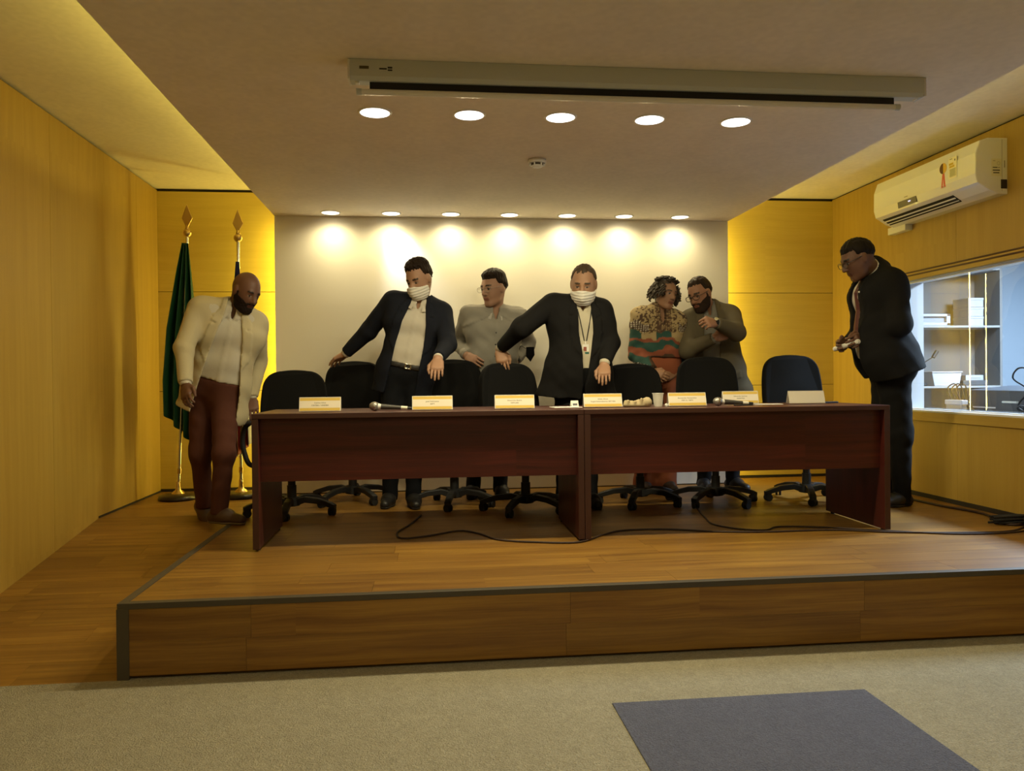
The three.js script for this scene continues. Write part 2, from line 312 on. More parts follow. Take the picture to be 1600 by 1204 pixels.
// ---------------------------------------------------------------- air conditioner on the right wall
{
  const t = thing('air_conditioner', 'white split air conditioner on the right wall above the window', 'air conditioner', [XR, 2.39, 0.7]);
  const L = 1.155;
  const prof = [[0, 0.345], [-0.13, 0.343], [-0.185, 0.325], [-0.212, 0.25], [-0.214, 0.12], [-0.2, 0.068], [-0.175, 0.055], [-0.12, 0.02], [-0.06, 0.0], [0, -0.004]];
  part(t, 'body', [ext(prof, L - 0.012, 0.006).translate(0, 0, 0.006)], mat(lin(0.78, 0.77, 0.72), 0.22, { clearcoat: 0.4 }));
  // louvred outlet on the slanted underside
  const ang = Math.atan2(0.035, 0.055);
  const slot = new THREE.Group();
  const ux = 0.055 / 0.0652, uy = -0.035 / 0.0652; // along underside, towards the wall
  const P = (s, off) => [-0.178 + ux * s - 0.54 * off, 0.052 + uy * s - 0.84 * off];
  const bar = (s, w, off, h, z0, z1) => { const [x, y] = P(s, off); return T(rbox(w, h, z1 - z0, 0.002), x, y, (z0 + z1) / 2, 0, 0, -ang); };
  part(t, 'air_outlet', [bar(0.045, 0.075, 0.004, 0.006, 0.05, L - 0.28)], mat(lin(0.012, 0.009, 0.007), 0.8), 'dark air outlet slot');
  part(t, 'louvre', [bar(0.032, 0.012, 0.009, 0.003, 0.05, L - 0.28)], whitePlastic);
  part(t, 'louvre', [bar(0.062, 0.008, 0.009, 0.003, 0.05, L - 0.28)], whitePlastic);
  const dz = [0.26, 0.5];
  part(t, 'display', [T(rbox(0.008, 0.045, 0.225, 0.003), -0.215, 0.098, 0.43, 0, 0, 0.12)], mat(lin(0.13, 0.12, 0.1), 0.3), 'grey display window');
  part(t, 'display_light', [T(rbox(0.003, 0.01, 0.028, 0.001), -0.2195, 0.1, 0.46)], new THREE.MeshStandardMaterial({ color: 0x333333, emissive: new THREE.Color().setRGB(0.8, 0.75, 1), emissiveIntensity: 0.9 }));
  // stickers
  const seal = canvasTex(128, 256, (c, w, h) => { c.fillStyle = '#d6c98f'; c.fillRect(0, 0, w, h); });
  const flat = (shape, z, y, m, lab, nm) => part(t, nm, [T(ext(shape, 0.0012, 0), -0.2205, y, z, 0, -Math.PI / 2, 0)], m, lab);
  const circ = (r, a0, a1) => Array.from({ length: 25 }, (_, i) => [r * Math.cos(a0 + (a1 - a0) * i / 24), r * Math.sin(a0 + (a1 - a0) * i / 24)]);
  flat(circ(0.036, 0, Math.PI * 2), 0.842, 0.232, mat(srgb(214, 170, 40), 0.5), 'round yellow seal', 'energy_seal');
  part(t, 'energy_seal_band', [T(ext(circ(0.0355, Math.PI / 2, Math.PI * 1.5), 0.0012, 0), -0.2215, 0.232, 0.842, 0, -Math.PI / 2, 0)], mat(srgb(96, 62, 20), 0.5), 'dark half of the round seal');
  part(t, 'seal_ribbon', [T(ext([[-0.01, 0], [0.01, 0], [0.024, -0.1], [0.012, -0.088], [0.004, -0.1], [-0.002, -0.03], [-0.008, -0.1], [-0.016, -0.09], [-0.024, -0.1]], 0.001, 0), -0.219, 0.2, 0.842, 0, -Math.PI / 2, 0)], mat(srgb(206, 96, 70), 0.55), 'red ribbon of the seal');
  const lab = canvasTex(96, 160, (c, w, h) => { c.fillStyle = '#e6dfc2'; c.fillRect(0, 0, w, h); c.fillStyle = '#6a6a50'; c.fillRect(14, 8, 30, 5); c.fillStyle = '#c9a91c'; c.fillRect(6, 40, 50, 16); c.fillRect(10, 60, 58, 16); c.fillStyle = '#4b4a3a'; c.fillRect(68, 18, 10, 14); c.fillStyle = '#b9b48c'; c.fillRect(12, 84, 72, 62); c.fillStyle = '#8f8a66'; for (let i = 0; i < 5; i++) c.fillRect(18, 92 + i * 10, 52, 2); });
  const lm = mat(lin(1, 1, 1), 0.5, { map: lab });
  { const g = new THREE.PlaneGeometry(0.085, 0.14); part(t, 'energy_label', [T(g, -0.2215, 0.212, 0.94, 0, -Math.PI / 2, 0)], lm, 'pale energy label with yellow bars'); }
  const sideLab = canvasTex(128, 192, (c, w, h) => { c.fillStyle = '#d8d3b8'; c.fillRect(0, 0, w, h); c.fillStyle = '#8d8870'; c.fillRect(20, 20, 30, 6); c.beginPath(); c.arc(90, 50, 18, 0, 6.3); c.lineWidth = 4; c.strokeStyle = '#a7a186'; c.stroke(); c.fillStyle = '#3f3b2a'; c.fillRect(16, 92, 60, 10); c.fillRect(82, 96, 26, 5); c.fillRect(16, 122, 90, 12); c.fillRect(22, 150, 78, 12); });
  part(t, 'data_label', [T(new THREE.PlaneGeometry(0.07, 0.11), -0.075, 0.16, L + 0.0015)], mat(lin(1, 1, 1), 0.5, { map: sideLab }), 'printed label on the end');
  part(t, 'end_seam', [box(-0.037, -0.035, 0.01, 0.34, L - 0.002, L + 0.0012), box(-0.022, -0.016, 0.16, 0.205, L - 0.002, L + 0.0012)], mat(lin(0.3, 0.28, 0.22), 0.6));
  part(t, 'pipe_notch', [rb(-0.045, -0.001, 0.025, 0.085, L - 0.03, L + 0.0025, 0.004)], mat(lin(0.03, 0.02, 0.012), 0.8), 'dark pipe opening at the lower corner');
  part(t, 'drain_cover', [rb(-0.06, 0, -0.052, 0.002, -0.07, 0.16, 0.004)], whitePlastic);
  part(t, 'brand_mark', [T(rbox(0.002, 0.007, 0.04, 0.0005), -0.2205, 0.14, 0.42)], mat(lin(0.35, 0.33, 0.28), 0.5));
}

// ---------------------------------------------------------------- booth window and the booth behind it
{
  const w = struct('window_1', null, null, 'wide booth window in the right wall');
  const frame = mat(lin(1, 1, 1), 0.5, { map: wallTex });
  const fr = (z0, z1, y0, y1, x0 = XR - 0.014, x1 = XR + 0.002) => uvm(rb(x0, x1, y0, y1, z0, z1, 0.003), 'z');
  part(w, 'window_frame', [fr(WZ0 - 0.05, WZ1 + 0.05, WY1, WY1 + 0.055), fr(WZ0 - 0.05, WZ1 + 0.05, WY0 - 0.07, WY0 - 0.004), fr(WZ0 - 0.05, WZ0, WY0 - 0.004, WY1), fr(WZ1, WZ1 + 0.05, WY0 - 0.004, WY1)], frame, 'wooden window casing');
  part(w, 'dark_bead', [rb(XR - 0.018, XR - 0.004, WY1 + 0.03, WY1 + 0.042, WZ0 - 0.05, WZ1 + 0.05, 0.002), rb(XR - 0.018, XR - 0.004, WY1 + 0.055, WY1 + 0.066, WZ0 - 0.05, WZ1 + 0.05, 0.002)], mat(srgb(70, 36, 18), 0.5), 'dark brown bead over the window');
  part(w, 'window_sill', [rb(XR - 0.012, XR + 0.15, WY0 - 0.004, WY0 + 0.012, WZ0, WZ1, 0.003)], whitePaint, 'white sill');
  part(w, 'reveal', [box(XR, XR + 0.16, WY1 - 0.008, WY1, WZ0, WZ1), box(XR, XR + 0.16, WY0, WY1, WZ0, WZ0 + 0.008), box(XR, XR + 0.16, WY0, WY1, WZ1 - 0.008, WZ1)], mat(lin(0.38, 0.39, 0.4), 0.6));
  const glass = new THREE.MeshPhysicalMaterial({ color: lin(1, 1, 1), roughness: 0.0, transmission: 1, thickness: 0, ior: 1.52 });
  part(w, 'pane', [T(new THREE.PlaneGeometry(WZ1 - WZ0, WY1 - WY0 - 0.02), XR + 0.03, (WY0 + WY1) / 2, (WZ0 + WZ1) / 2, 0, -Math.PI / 2, 0)], glass);
  part(w, 'pane', [T(new THREE.PlaneGeometry(WZ1 - WZ0, WY1 - WY0 - 0.02), XR + 0.11, (WY0 + WY1) / 2, (WZ0 + WZ1) / 2, 0, -Math.PI / 2, 0)], glass);
  part(w, 'glazing_bead', [box(XR + 0.022, XR + 0.038, WY0 + 0.012, WY0 + 0.022, WZ0, WZ1), box(XR + 0.022, XR + 0.038, WY1 - 0.02, WY1 - 0.008, WZ0, WZ1)], whitePaint);
}
const BX0 = XR + 0.16, BX1 = 8.0, BZ0 = -0.75, BZ1 = 4.2, BYC = 2.6;
{
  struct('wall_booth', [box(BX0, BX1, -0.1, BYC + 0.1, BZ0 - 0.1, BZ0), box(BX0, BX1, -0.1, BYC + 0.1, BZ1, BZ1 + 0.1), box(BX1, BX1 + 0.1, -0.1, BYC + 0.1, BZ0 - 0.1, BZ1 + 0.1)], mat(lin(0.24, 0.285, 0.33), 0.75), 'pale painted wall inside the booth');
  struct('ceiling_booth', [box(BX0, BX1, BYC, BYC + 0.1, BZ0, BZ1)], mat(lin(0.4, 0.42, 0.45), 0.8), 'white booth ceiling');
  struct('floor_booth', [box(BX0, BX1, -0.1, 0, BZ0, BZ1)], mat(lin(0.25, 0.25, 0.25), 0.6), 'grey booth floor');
  const lt = thing('booth_ceiling_light', 'cool white ceiling light inside the booth', 'ceiling light', [6.4, BYC, 1.4]);
  part(lt, 'housing', [rb(-0.33, 0.33, -0.05, 0, -0.65, 0.65, 0.01)], whitePlastic);
  part(lt, 'light_diffuser', [rb(-0.3, 0.3, -0.056, -0.05, -0.62, 0.62, 0.002)], new THREE.MeshStandardMaterial({ color: 0x222222, emissive: COOL.clone(), emissiveIntensity: 3 }));
  area(0.6, 1.24, COOL, BOOTH, [6.4, BYC - 0.062, 1.4], [6.4, 0, 1.4], [0, 0, 1]);
  const sm = mat(lin(0.17, 0.165, 0.155), 0.6), bd = mat(lin(0.11, 0.11, 0.105), 0.7);
  const sh = thing('shelving_unit', 'grey open shelving unit seen through the booth window', 'shelf', [5.75, 0, -0.72]);
  for (const x of [0, 0.83]) part(sh, 'side_panel', [rb(x, x + 0.025, 0, 2.25, 0, 0.36, 0.003)], sm);
  part(sh, 'back_panel', [box(0.02, 0.84, 0.05, 2.24, 0.002, 0.012)], bd);
  for (const y of [0.06, 0.62, 1.125, 1.69, 2.23]) part(sh, 'shelf_board', [rb(0.025, 0.83, y - 0.02, y, 0.012, 0.36, 0.003)], mat(lin(0.28, 0.275, 0.26), 0.5));
  const wb = mat(lin(0.36, 0.365, 0.38), 0.5);
  const Y2 = 1.69, Y1 = 1.125, zs = -0.5;
  for (let i = 0; i < 3; i++) { const t = thing('storage_box', `white box on the upper booth shelf, ${['bottom', 'middle', 'top'][i]} of a stack of three`, 'box', [6.36, Y2 + i * 0.088, zs], 0, 'white boxes in the booth'); part(t, 'body', [rb(-0.075, 0.075, 0, 0.066, -0.11, 0.11, 0.003)], wb); part(t, 'lid', [rb(-0.078, 0.078, 0.066, 0.086, -0.113, 0.113, 0.003)], wb); }
  { const t = thing('desk_printer', 'white flat printer with a dark slot on the upper booth shelf', 'printer', [5.95, Y2, zs]); part(t, 'body', [rb(-0.15, 0.14, 0, 0.03, -0.12, 0.13, 0.006), rb(-0.15, 0.14, 0.085, 0.11, -0.12, 0.13, 0.006), rb(0.1, 0.14, 0, 0.11, -0.12, 0.13, 0.006)], wb); part(t, 'slot', [rb(-0.148, 0.11, 0.03, 0.085, -0.115, 0.1, 0.002)], mat(lin(0.25, 0.26, 0.27), 0.6)); }
  { const t = thing('storage_tray', 'large white plastic tray on the lower booth shelf', 'tray', [6.06, Y1, zs + 0.01]); part(t, 'tray_body', [ext([[-0.12, 0], [0.12, 0], [0.145, 0.125], [-0.145, 0.125]], 0.2, 0.006).translate(0, 0.006, -0.1)], mat(lin(0.4, 0.41, 0.43), 0.4)); part(t, 'rim', [rb(-0.155, 0.155, 0.125, 0.137, -0.115, 0.115, 0.004)], wb); }
  { const t = thing('white_router', 'small white device on a dark recorder on the lower booth shelf', 'device', [6.36, Y1 + 0.05, zs]); part(t, 'body', [rb(-0.1, 0.08, 0, 0.05, -0.09, 0.1, 0.004)], wb); part(t, 'vent', [box(-0.06, 0.05, 0.02, 0.024, 0.1, 0.1012)], bd); }
  { const t = thing('video_recorder', 'dark flat recorder under the small white device in the booth', 'device', [6.35, Y1, zs]); part(t, 'body', [rb(-0.13, 0.12, 0.004, 0.05, -0.12, 0.12, 0.003)], mat(lin(0.06, 0.07, 0.08), 0.5)); part(t, 'foot', [rb(-0.12, 0.11, 0, 0.006, -0.1, 0.1, 0.001)], blackRubber); }
  { const t = thing('microphone_stand', 'black table microphone stand on the lower booth shelf', 'microphone stand', [5.84, Y1, zs + 0.04]); part(t, 'base', lathe([[0, 0], [0.06, 0], [0.058, 0.02], [0.03, 0.03], [0.022, 0.09], [0.012, 0.1]], 24), blackPlastic); part(t, 'pole', [rod([0, 0.09, 0], [0.01, 0.46, 0], 0.009)], blackPlastic); part(t, 'clip', [T(new THREE.TorusGeometry(0.02, 0.006, 8, 20), 0.015, 0.48, 0), rod([0.1, 0.27, 0.05], [0.14, 0.33, 0.05], 0.018), rod([0.005, 0.2, 0], [0.11, 0.28, 0.05], 0.005)], blackPlastic); }
  // counter under the window, console, cables and a power strip on it
  { const t = thing('booth_counter', 'pale counter under the booth window', 'counter', [BX0, 0, 0.2]); part(t, 'counter_top', [rb(0.002, 0.6, 0.9, 0.93, 0, 3.9, 0.004)], mat(lin(0.3, 0.3, 0.3), 0.5)); for (const z of [0.1, 1.7, 3.25]) part(t, 'leg', [rb(0.02, 0.56, 0, 0.9, z, z + 0.03, 0.003)], sm); }
  { const t = thing('audio_console', 'dark audio equipment case behind the booth glass', 'audio console', [5.32, 0.93, 1.2]); part(t, 'case', [ext([[0, 0], [0.34, 0], [0.34, 0.2], [0, 0.17]], 1.0, 0.006).translate(0.0, 0.006, -0.28)], mat(lin(0.035, 0.042, 0.055), 0.5)); part(t, 'handle', [rod([-0.012, 0.1, 0.1], [-0.012, 0.1, 0.24], 0.008), rod([0, 0.1, 0.1], [-0.012, 0.1, 0.1], 0.008), rod([0, 0.1, 0.24], [-0.012, 0.1, 0.24], 0.008)], greyMetal); part(t, 'panel_marks', [box(-0.008, -0.004, 0.05, 0.06, -0.22, 0.02)], mat(lin(0.6, 0.62, 0.65), 0.5)); }
  tag(scene.add(mesh(numbered('black_cable'), [tube([[5.5, 1.135, 1.28], [5.42, 1.2, 1.26], [5.4, 1.27, 1.34], [5.4, 1.25, 1.46], [5.38, 1.15, 1.52], [5.27, 1.02, 1.5], [5.22, 0.945, 1.62], [5.24, 0.94, 1.8]], 0.006, 60)], blackRubber)) && scene.children.at(-1), 'black cable looping up over the audio equipment in the booth', 'cable');
  { const t = thing('coiled_cable', 'tangled coil of black cable on the booth counter', 'cable', [5.23, 0.93, 1.66]); const pts = []; for (let i = 0; i < 60; i++) { const a = i * 0.62, r = 0.06 + 0.02 * Math.sin(i * 1.7); pts.push([r * Math.cos(a) * 0.6, 0.012 + 0.07 * (0.5 + 0.5 * Math.sin(i * 0.9)), r * 1.5 * Math.sin(a)]); } part(t, 'coil', [tube(pts, 0.006, 260, 6)], blackRubber); part(t, 'plug', [rod([-0.02, 0.08, 0.0], [-0.04, 0.1, 0.07], 0.011)], greyMetal, 'grey plug'); }
  { const t = thing('power_strip', 'white power strip with plugged cables on the booth counter', 'power strip', [5.2, 0.93, 0.95]); part(t, 'body', [T(rbox(0.05, 0.035, 0.2, 0.006), 0, 0.09, 0)], wb); part(t, 'support_block', [rb(-0.02, 0.02, 0, 0.075, -0.09, 0.09, 0.003)], mat(lin(0.2, 0.2, 0.2), 0.7)); for (let i = 0; i < 3; i++) part(t, 'cord', [tube([[0, 0.11, -0.06 + i * 0.05], [-0.01, 0.2, -0.08 + i * 0.05], [0.02, 0.23, -0.04 + i * 0.05], [0.05, 0.1, -0.02 + i * 0.05], [0.08, 0.006, i * 0.05]], 0.005, 24, 6)], blackRubber); }
}

// ---------------------------------------------------------------- desks
function desk(x0, x1, label, group) {
  const t = thing('desk', label, 'desk', [x0, S, 1.5], 0, group), W = x1 - x0, D = 0.696, H = 0.74;
  part(t, 'desk_top', [uvm(rbox(W, 0.028, D, 0.003).translate(W / 2, H - 0.014, D / 2), 'x', x0 * 3)], deskMat);
  part(t, 'top_edging', [rb(0, W, H - 0.027, H - 0.001, D - 0.001, D + 0.002, 0.001)], deskEdge);
  for (const s of [0, 1]) {
    const x = s ? W - 0.034 : 0, g = part(t, 'side_panel', [uvm(rb(x, x + 0.034, 0.012, H - 0.028, 0.004, D - 0.002, 0.002), 'y', s, x0)], deskMat);
    part(g, 'edge_band', [rb(x, x + 0.034, 0.012, H - 0.028, D - 0.003, D + 0.001, 0.001)], deskEdge);
    for (const z of [0.06, D - 0.05]) part(g, 'levelling_foot', [T(cyl(0.012, 0.014, 0.012, 12), x + 0.017, 0.006, z)], blackRubber);
  }
  part(t, 'modesty_panel', [uvm(rb(0.034, W - 0.034, 0.369, H - 0.028, D - 0.065, D - 0.047, 0.001), 'x', x0)], deskMat);
  return t;
}
desk(0.269, 2.0785, 'dark mahogany desk at the left, next to the man in the cream blazer', 'conference desks');
desk(2.0815, 3.897, 'dark mahogany desk at the right, next to the man in profile', 'conference desks');

// ---------------------------------------------------------------- office chairs
const seatFabric = mat(lin(0.006, 0.006, 0.0062), 0.85, { specularIntensity: 0.35 });
const leather = mat(lin(0.008, 0.0075, 0.0075), 0.45, { specularIntensity: 0.5 });
function bend(g, k) { const p = g.attributes.position; for (let i = 0; i < p.count; i++) p.setZ(i, p.getZ(i) + k * p.getX(i) ** 2); g.computeVertexNormals(); return g; }
function backShape(w, h, rt, rbm) {
  const s = new THREE.Shape(), wt = w / 2 - 0.014, wb = w / 2;
  s.moveTo(-wb + rbm - 0.03, 0); s.lineTo(wb - rbm + 0.03, 0); s.quadraticCurveTo(wb - 0.02, 0, wb - 0.01, rbm);
  s.bezierCurveTo(wb + 0.006, h * 0.4, wt + 0.006, h * 0.7, wt, h - rt); s.bezierCurveTo(wt - 0.006, h - rt * 0.4, wt - rt * 0.4, h - 0.004, wt - rt, h);
  s.quadraticCurveTo(0, h + 0.014, -wt + rt, h); s.bezierCurveTo(-wt + rt * 0.4, h - 0.004, -wt + 0.006, h - rt * 0.4, -wt, h - rt); s.bezierCurveTo(-wt - 0.006, h * 0.7, -wb - 0.006, h * 0.4, -wb + 0.01, rbm); s.quadraticCurveTo(-wb + 0.02, 0, -wb + rbm - 0.03, 0);
  return s;
}
const backG = bend(new THREE.ExtrudeGeometry(backShape(0.44, 0.5, 0.12, 0.1), { depth: 0.03, bevelEnabled: true, bevelSize: 0.016, bevelThickness: 0.018, bevelSegments: 4, curveSegments: 20 }).translate(0, 0, -0.015), 0.5);
const shellG = bend(new THREE.ExtrudeGeometry(backShape(0.425, 0.485, 0.12, 0.1), { depth: 0.012, bevelEnabled: true, bevelSize: 0.012, bevelThickness: 0.006, bevelSegments: 2, curveSegments: 20 }).translate(0, 0.008, -0.05), 0.5);
const armG = ext([[0.03, 0.1], [0.1, 0.118], [0.2, 0.108], [0.29, 0.08], [0.315, 0.068], [0.315, 0.05], [0.27, 0.062], [0.19, 0.082], [0.1, 0.088], [0.03, 0.06]], 0.034, 0.005).translate(0, 0, -0.017);
function casterG() { return [T(cyl(0.027, 0.027, 0.016, 18), -0.013, 0.027, 0, 0, 0, Math.PI / 2), T(cyl(0.027, 0.027, 0.016, 18), 0.013, 0.027, 0, 0, 0, Math.PI / 2), rod([0, 0.03, -0.0], [0, 0.075, 0.0], 0.008), T(rbox(0.02, 0.03, 0.05, 0.008), 0, 0.046, 0)]; }
const casterGeo = merge(casterG());
function makeChair(arms) {
  const t = new THREE.Group();
  part(t, 'column', [rod([0, 0.06, 0], [0, 0.2, 0], 0.032), rod([0, 0.19, 0], [0, 0.4, 0], 0.026)], blackPlastic);
  const b = part(t, 'star_base', [T(cyl(0.05, 0.055, 0.06, 24), 0, 0.09, 0)], blackPlastic);
  for (let i = 0; i < 5; i++) {
    const a = i * Math.PI * 2 / 5;
    part(b, 'base_arm', [T(armG, 0, 0, 0, 0, a, 0)], blackPlastic);
    part(b, 'caster', [T(casterGeo, 0.295 * Math.cos(a), 0, -0.295 * Math.sin(a), 0, a + 0.8 * i, 0)], blackRubber);
  }
  const up = new THREE.Group();
  part(t, 'mechanism', [T(rbox(0.16, 0.05, 0.22, 0.012), 0, 0.405, -0.02)], blackPlastic);
  const sg = bend(new THREE.ExtrudeGeometry(backShape(0.47, 0.45, 0.12, 0.12), { depth: 0.035, bevelEnabled: true, bevelSize: 0.016, bevelThickness: 0.022, bevelSegments: 3, curveSegments: 14 }), 0.1);
  part(t, 'seat', [T(sg, 0, 0.445, 0.24, -Math.PI / 2, 0, 0)], seatFabric);
  part(t, 'back_bar', [tube([[0, 0.4, -0.1], [0, 0.41, -0.25], [0, 0.47, -0.31], [0, 0.7, -0.315]], 0.018, 24, 8)], blackPlastic);
  const bk = part(t, 'backrest', [T(backG, 0, 0.55, -0.21, -0.14, 0, 0)], seatFabric);
  part(bk, 'back_shell', [T(shellG, 0, 0.55, -0.21, -0.14, 0, 0)], leather);
  if (arms) for (const s of [-1, 1]) {
    part(t, 'armrest', [tube([[s * 0.16, 0.415, 0.02], [s * 0.27, 0.425, 0.02], [s * 0.305, 0.5, 0.02], [s * 0.318, 0.6, 0.02], [s * 0.3, 0.68, 0.02], [s * 0.262, 0.712, 0.02]], 0.017, 40, 10), T(rbox(0.07, 0.028, 0.26, 0.012), s * 0.262, 0.716, 0.02)], blackPlastic);
  }
  return t;
}
const chairSpots = [
  [0.275, 0.98, 0.05, -0.075, 'black office chair with loop armrests at the far left end of the desk', true],
  [0.64, 0.45, 0.0, 0, 'black office chair whose top the man in the navy blazer holds', false],
  [1.4, 0.78, 0.0, 0.0, 'black office chair between the navy blazer man and the grey shirt man', false],
  [1.88, 1.12, 0.4, -0.035, 'turned black office chair under the black suited man’s reaching hand', false],
  [2.74, 0.95, -0.02, -0.045, 'black office chair in front of the woman in the patterned blouse', false],
  [3.28, 1.02, -0.1, 0.0, 'black office chair in front of the man in the olive blazer', false],
  [3.99, 0.98, 0.0, 0.01, 'black office chair alone before the yellow wall at the right', false]];
let plainChair = null;
chairSpots.forEach(([x, z, ry, lift, label, arms], i) => {
  let t; if (arms) t = makeChair(true); else t = plainChair ? plainChair.clone() : (plainChair = makeChair(false));
  t.name = numbered('office_chair'); scene.add(t); t.position.set(x, S, z); t.rotation.y = ry;
  for (const c of t.children) if (['seat', 'backrest', 'back_bar', 'mechanism', 'armrest'].includes(c.name)) c.position.y = lift;
  for (const c of t.children) if (c.name === 'star_base') c.rotation.y = [0.9, 0.3, 0.75, 1.3, 0.5, 0.2, 0.62][i];
  tag(t, label, 'chair', 'black office chairs');
});

// ---------------------------------------------------------------- things on the desk
const DY = S + 0.74;
const acrylic = new THREE.MeshPhysicalMaterial({ color: lin(0.95, 0.95, 0.93), roughness: 0.05, transmission: 1, thickness: 0, ior: 1.49 });
function card(lines) {
  return canvasTex(512, 190, (c, w, h) => {
    c.fillStyle = '#ddd3c0'; c.fillRect(0, 0, w, h); c.fillStyle = '#cfae4e'; c.fillRect(0, 0, w, 42); c.fillRect(0, h - 40, w, 40);
    c.fillStyle = '#726c56'; c.textAlign = 'center'; c.font = 'bold 27px sans-serif'; c.fillText(lines[0], w / 2, 84); c.font = 'bold 29px sans-serif'; c.fillText(lines[1], w / 2, 122);
  });
}
const cards = [
  [0.612, 2.05, 0.02, ['Carlos Silva', 'CNTBA / UNEBA'], 'name card in front of the armrest chair, leftmost on the desk'],
  [1.236, 2.05, 0.0, ['Joel Feliciano', 'MPT'], 'name card just right of the left-hand microphone'],
  [1.705, 2.05, -0.03, ['Maurício Basto', 'SEPLAN'], 'name card in front of the chair turned by the black suited man'],
  [2.232, 2.0, -0.03, ['Gildo Alves', 'Superintendente SRT/BA'], 'name card standing by the folded papers near the desk joint'],
  [2.742, 2.0, -0.04, ['Bernardo Fernandes', 'PRT-5 / MPT'], 'name card to the right of the plastic cup'],
  [3.185, 1.72, -0.08, ['Eduardo Santos', 'AMATRA'], 'name card behind the right-hand microphone'],
  [3.555, 1.86, -0.05, ['', ''], 'blank glossy name card at the right end of the desk']];
cards.forEach(([x, z, ry, lines, label], i) => {
  const t = thing('name_card', label, 'name card', [x, DY, z], ry, 'name cards on the desk'), W = 0.228, H = 0.082;
  const tx = card(lines); const blank = i === 6;
  const cardM = blank ? mat(lin(0.66, 0.6, 0.48), 0.12, { clearcoat: 1 }) : mat(lin(1, 1, 1), 0.6, { map: tx });
  part(t, 'printed_card', [T(new THREE.PlaneGeometry(W - 0.008, H - 0.008), 0, H / 2 + 0.003, 0.0022, -0.32, 0, 0).translate(0, 0, 0)], cardM);
  part(t, 'acrylic_front', [T(rbox(W, H, 0.003, 0.001), 0, H / 2 + 0.003, -0.0005, -0.32, 0, 0)], blank ? cardM : mat(lin(0.8, 0.76, 0.65), 0.15));
  part(t, 'acrylic_foot', [T(rbox(W, H, 0.003, 0.001), 0, H / 2 + 0.003, -0.027, 0.32, 0, 0)], mat(lin(0.55, 0.5, 0.4), 0.2));
  part(t, 'top_ridge', [T(rbox(W, 0.005, 0.006, 0.002), 0, H - 0.0025, -0.0138)], mat(lin(0.3, 0.25, 0.17), 0.2));
});
function mic(x, z, ry, label) {
  const t = thing('microphone', label, 'microphone', [x, DY, z], ry, 'microphones on the desk');
  const s = 0.026;
  const tilt = -0.065;
  const A = new THREE.Group();
  const lay = g => T(T(g, 0, 0, 0, 0, 0, -Math.PI / 2), 0, 0.026, 0, 0, 0, tilt);
  part(t, 'grille', [lay(lathe([[0, -0.028], [0.012, -0.025], [0.022, -0.015], [0.026, 0], [0.025, 0.012], [0.021, 0.022], [0.0, 0.022]], 28))], mat(lin(0.34, 0.32, 0.29), 0.35, { metalness: 0.7 }));
  part(t, 'grille_band', [lay(T(cyl(0.0262, 0.0262, 0.005, 28), 0, 0.004, 0))], chrome);
  part(t, 'collar', [lay(T(cyl(0.015, 0.019, 0.018, 20), 0, 0.032, 0))], mat(lin(0.72, 0.7, 0.64), 0.3));
  part(t, 'handle', [lay(T(cyl(0.0105, 0.0165, 0.12, 20), 0, 0.1, 0))], mat(lin(0.045, 0.04, 0.034), 0.45));
  part(t, 'end_band', [lay(T(cyl(0.011, 0.0112, 0.036, 20), 0, 0.172, 0))], mat(lin(0.7, 0.66, 0.55), 0.35));
  part(t, 'plug', [lay(T(cyl(0.008, 0.009, 0.03, 16), 0, 0.203, 0))], blackPlastic);
  return t;
}
mic(0.905, 1.98, -0.06, 'black handheld microphone lying on the left desk');
mic(2.955, 1.93, -0.05, 'black handheld microphone lying on the right desk before a name card');
{
  const t = thing('plastic_cup', 'translucent ribbed plastic cup on the desk', 'cup', [2.585, DY, 1.93]);
  const cm = new THREE.MeshPhysicalMaterial({ color: lin(0.86, 0.84, 0.78), roughness: 0.45, transmission: 0.55, thickness: 0 });
  const prof = [[0, 0.002], [0.024, 0.002], [0.0245, 0.0]]; for (let i = 0; i <= 14; i++) prof.push([0.0245 + 0.0075 * i / 14 + (i % 2) * 0.0006, 0.003 + 0.074 * i / 14]);
  part(t, 'cup_body', lathe(prof, 32), cm); part(t, 'rim', [T(new THREE.TorusGeometry(0.0335, 0.002, 8, 32), 0, 0.079, 0, Math.PI / 2, 0, 0)], cm);
}
tag(scene.add(mesh(numbered('crumpled_napkin'), [(() => { const g = new THREE.IcosahedronGeometry(0.016, 3); const p = g.attributes.position; for (let i = 0; i < p.count; i++) { const k = 1 + 0.45 * (n16(p.getX(i) * 300, p.getY(i) * 300 + p.getZ(i) * 200) - 0.5); p.setXYZ(i, p.getX(i) * k * 1.15, Math.max(-0.0085, p.getY(i) * k * 0.8), p.getZ(i) * k); } g.computeVertexNormals(); return g; })()], paper)) && scene.children.at(-1), 'small crumpled paper beside the plastic cup', 'napkin').position.set(2.638, DY + 0.0085, 1.95);
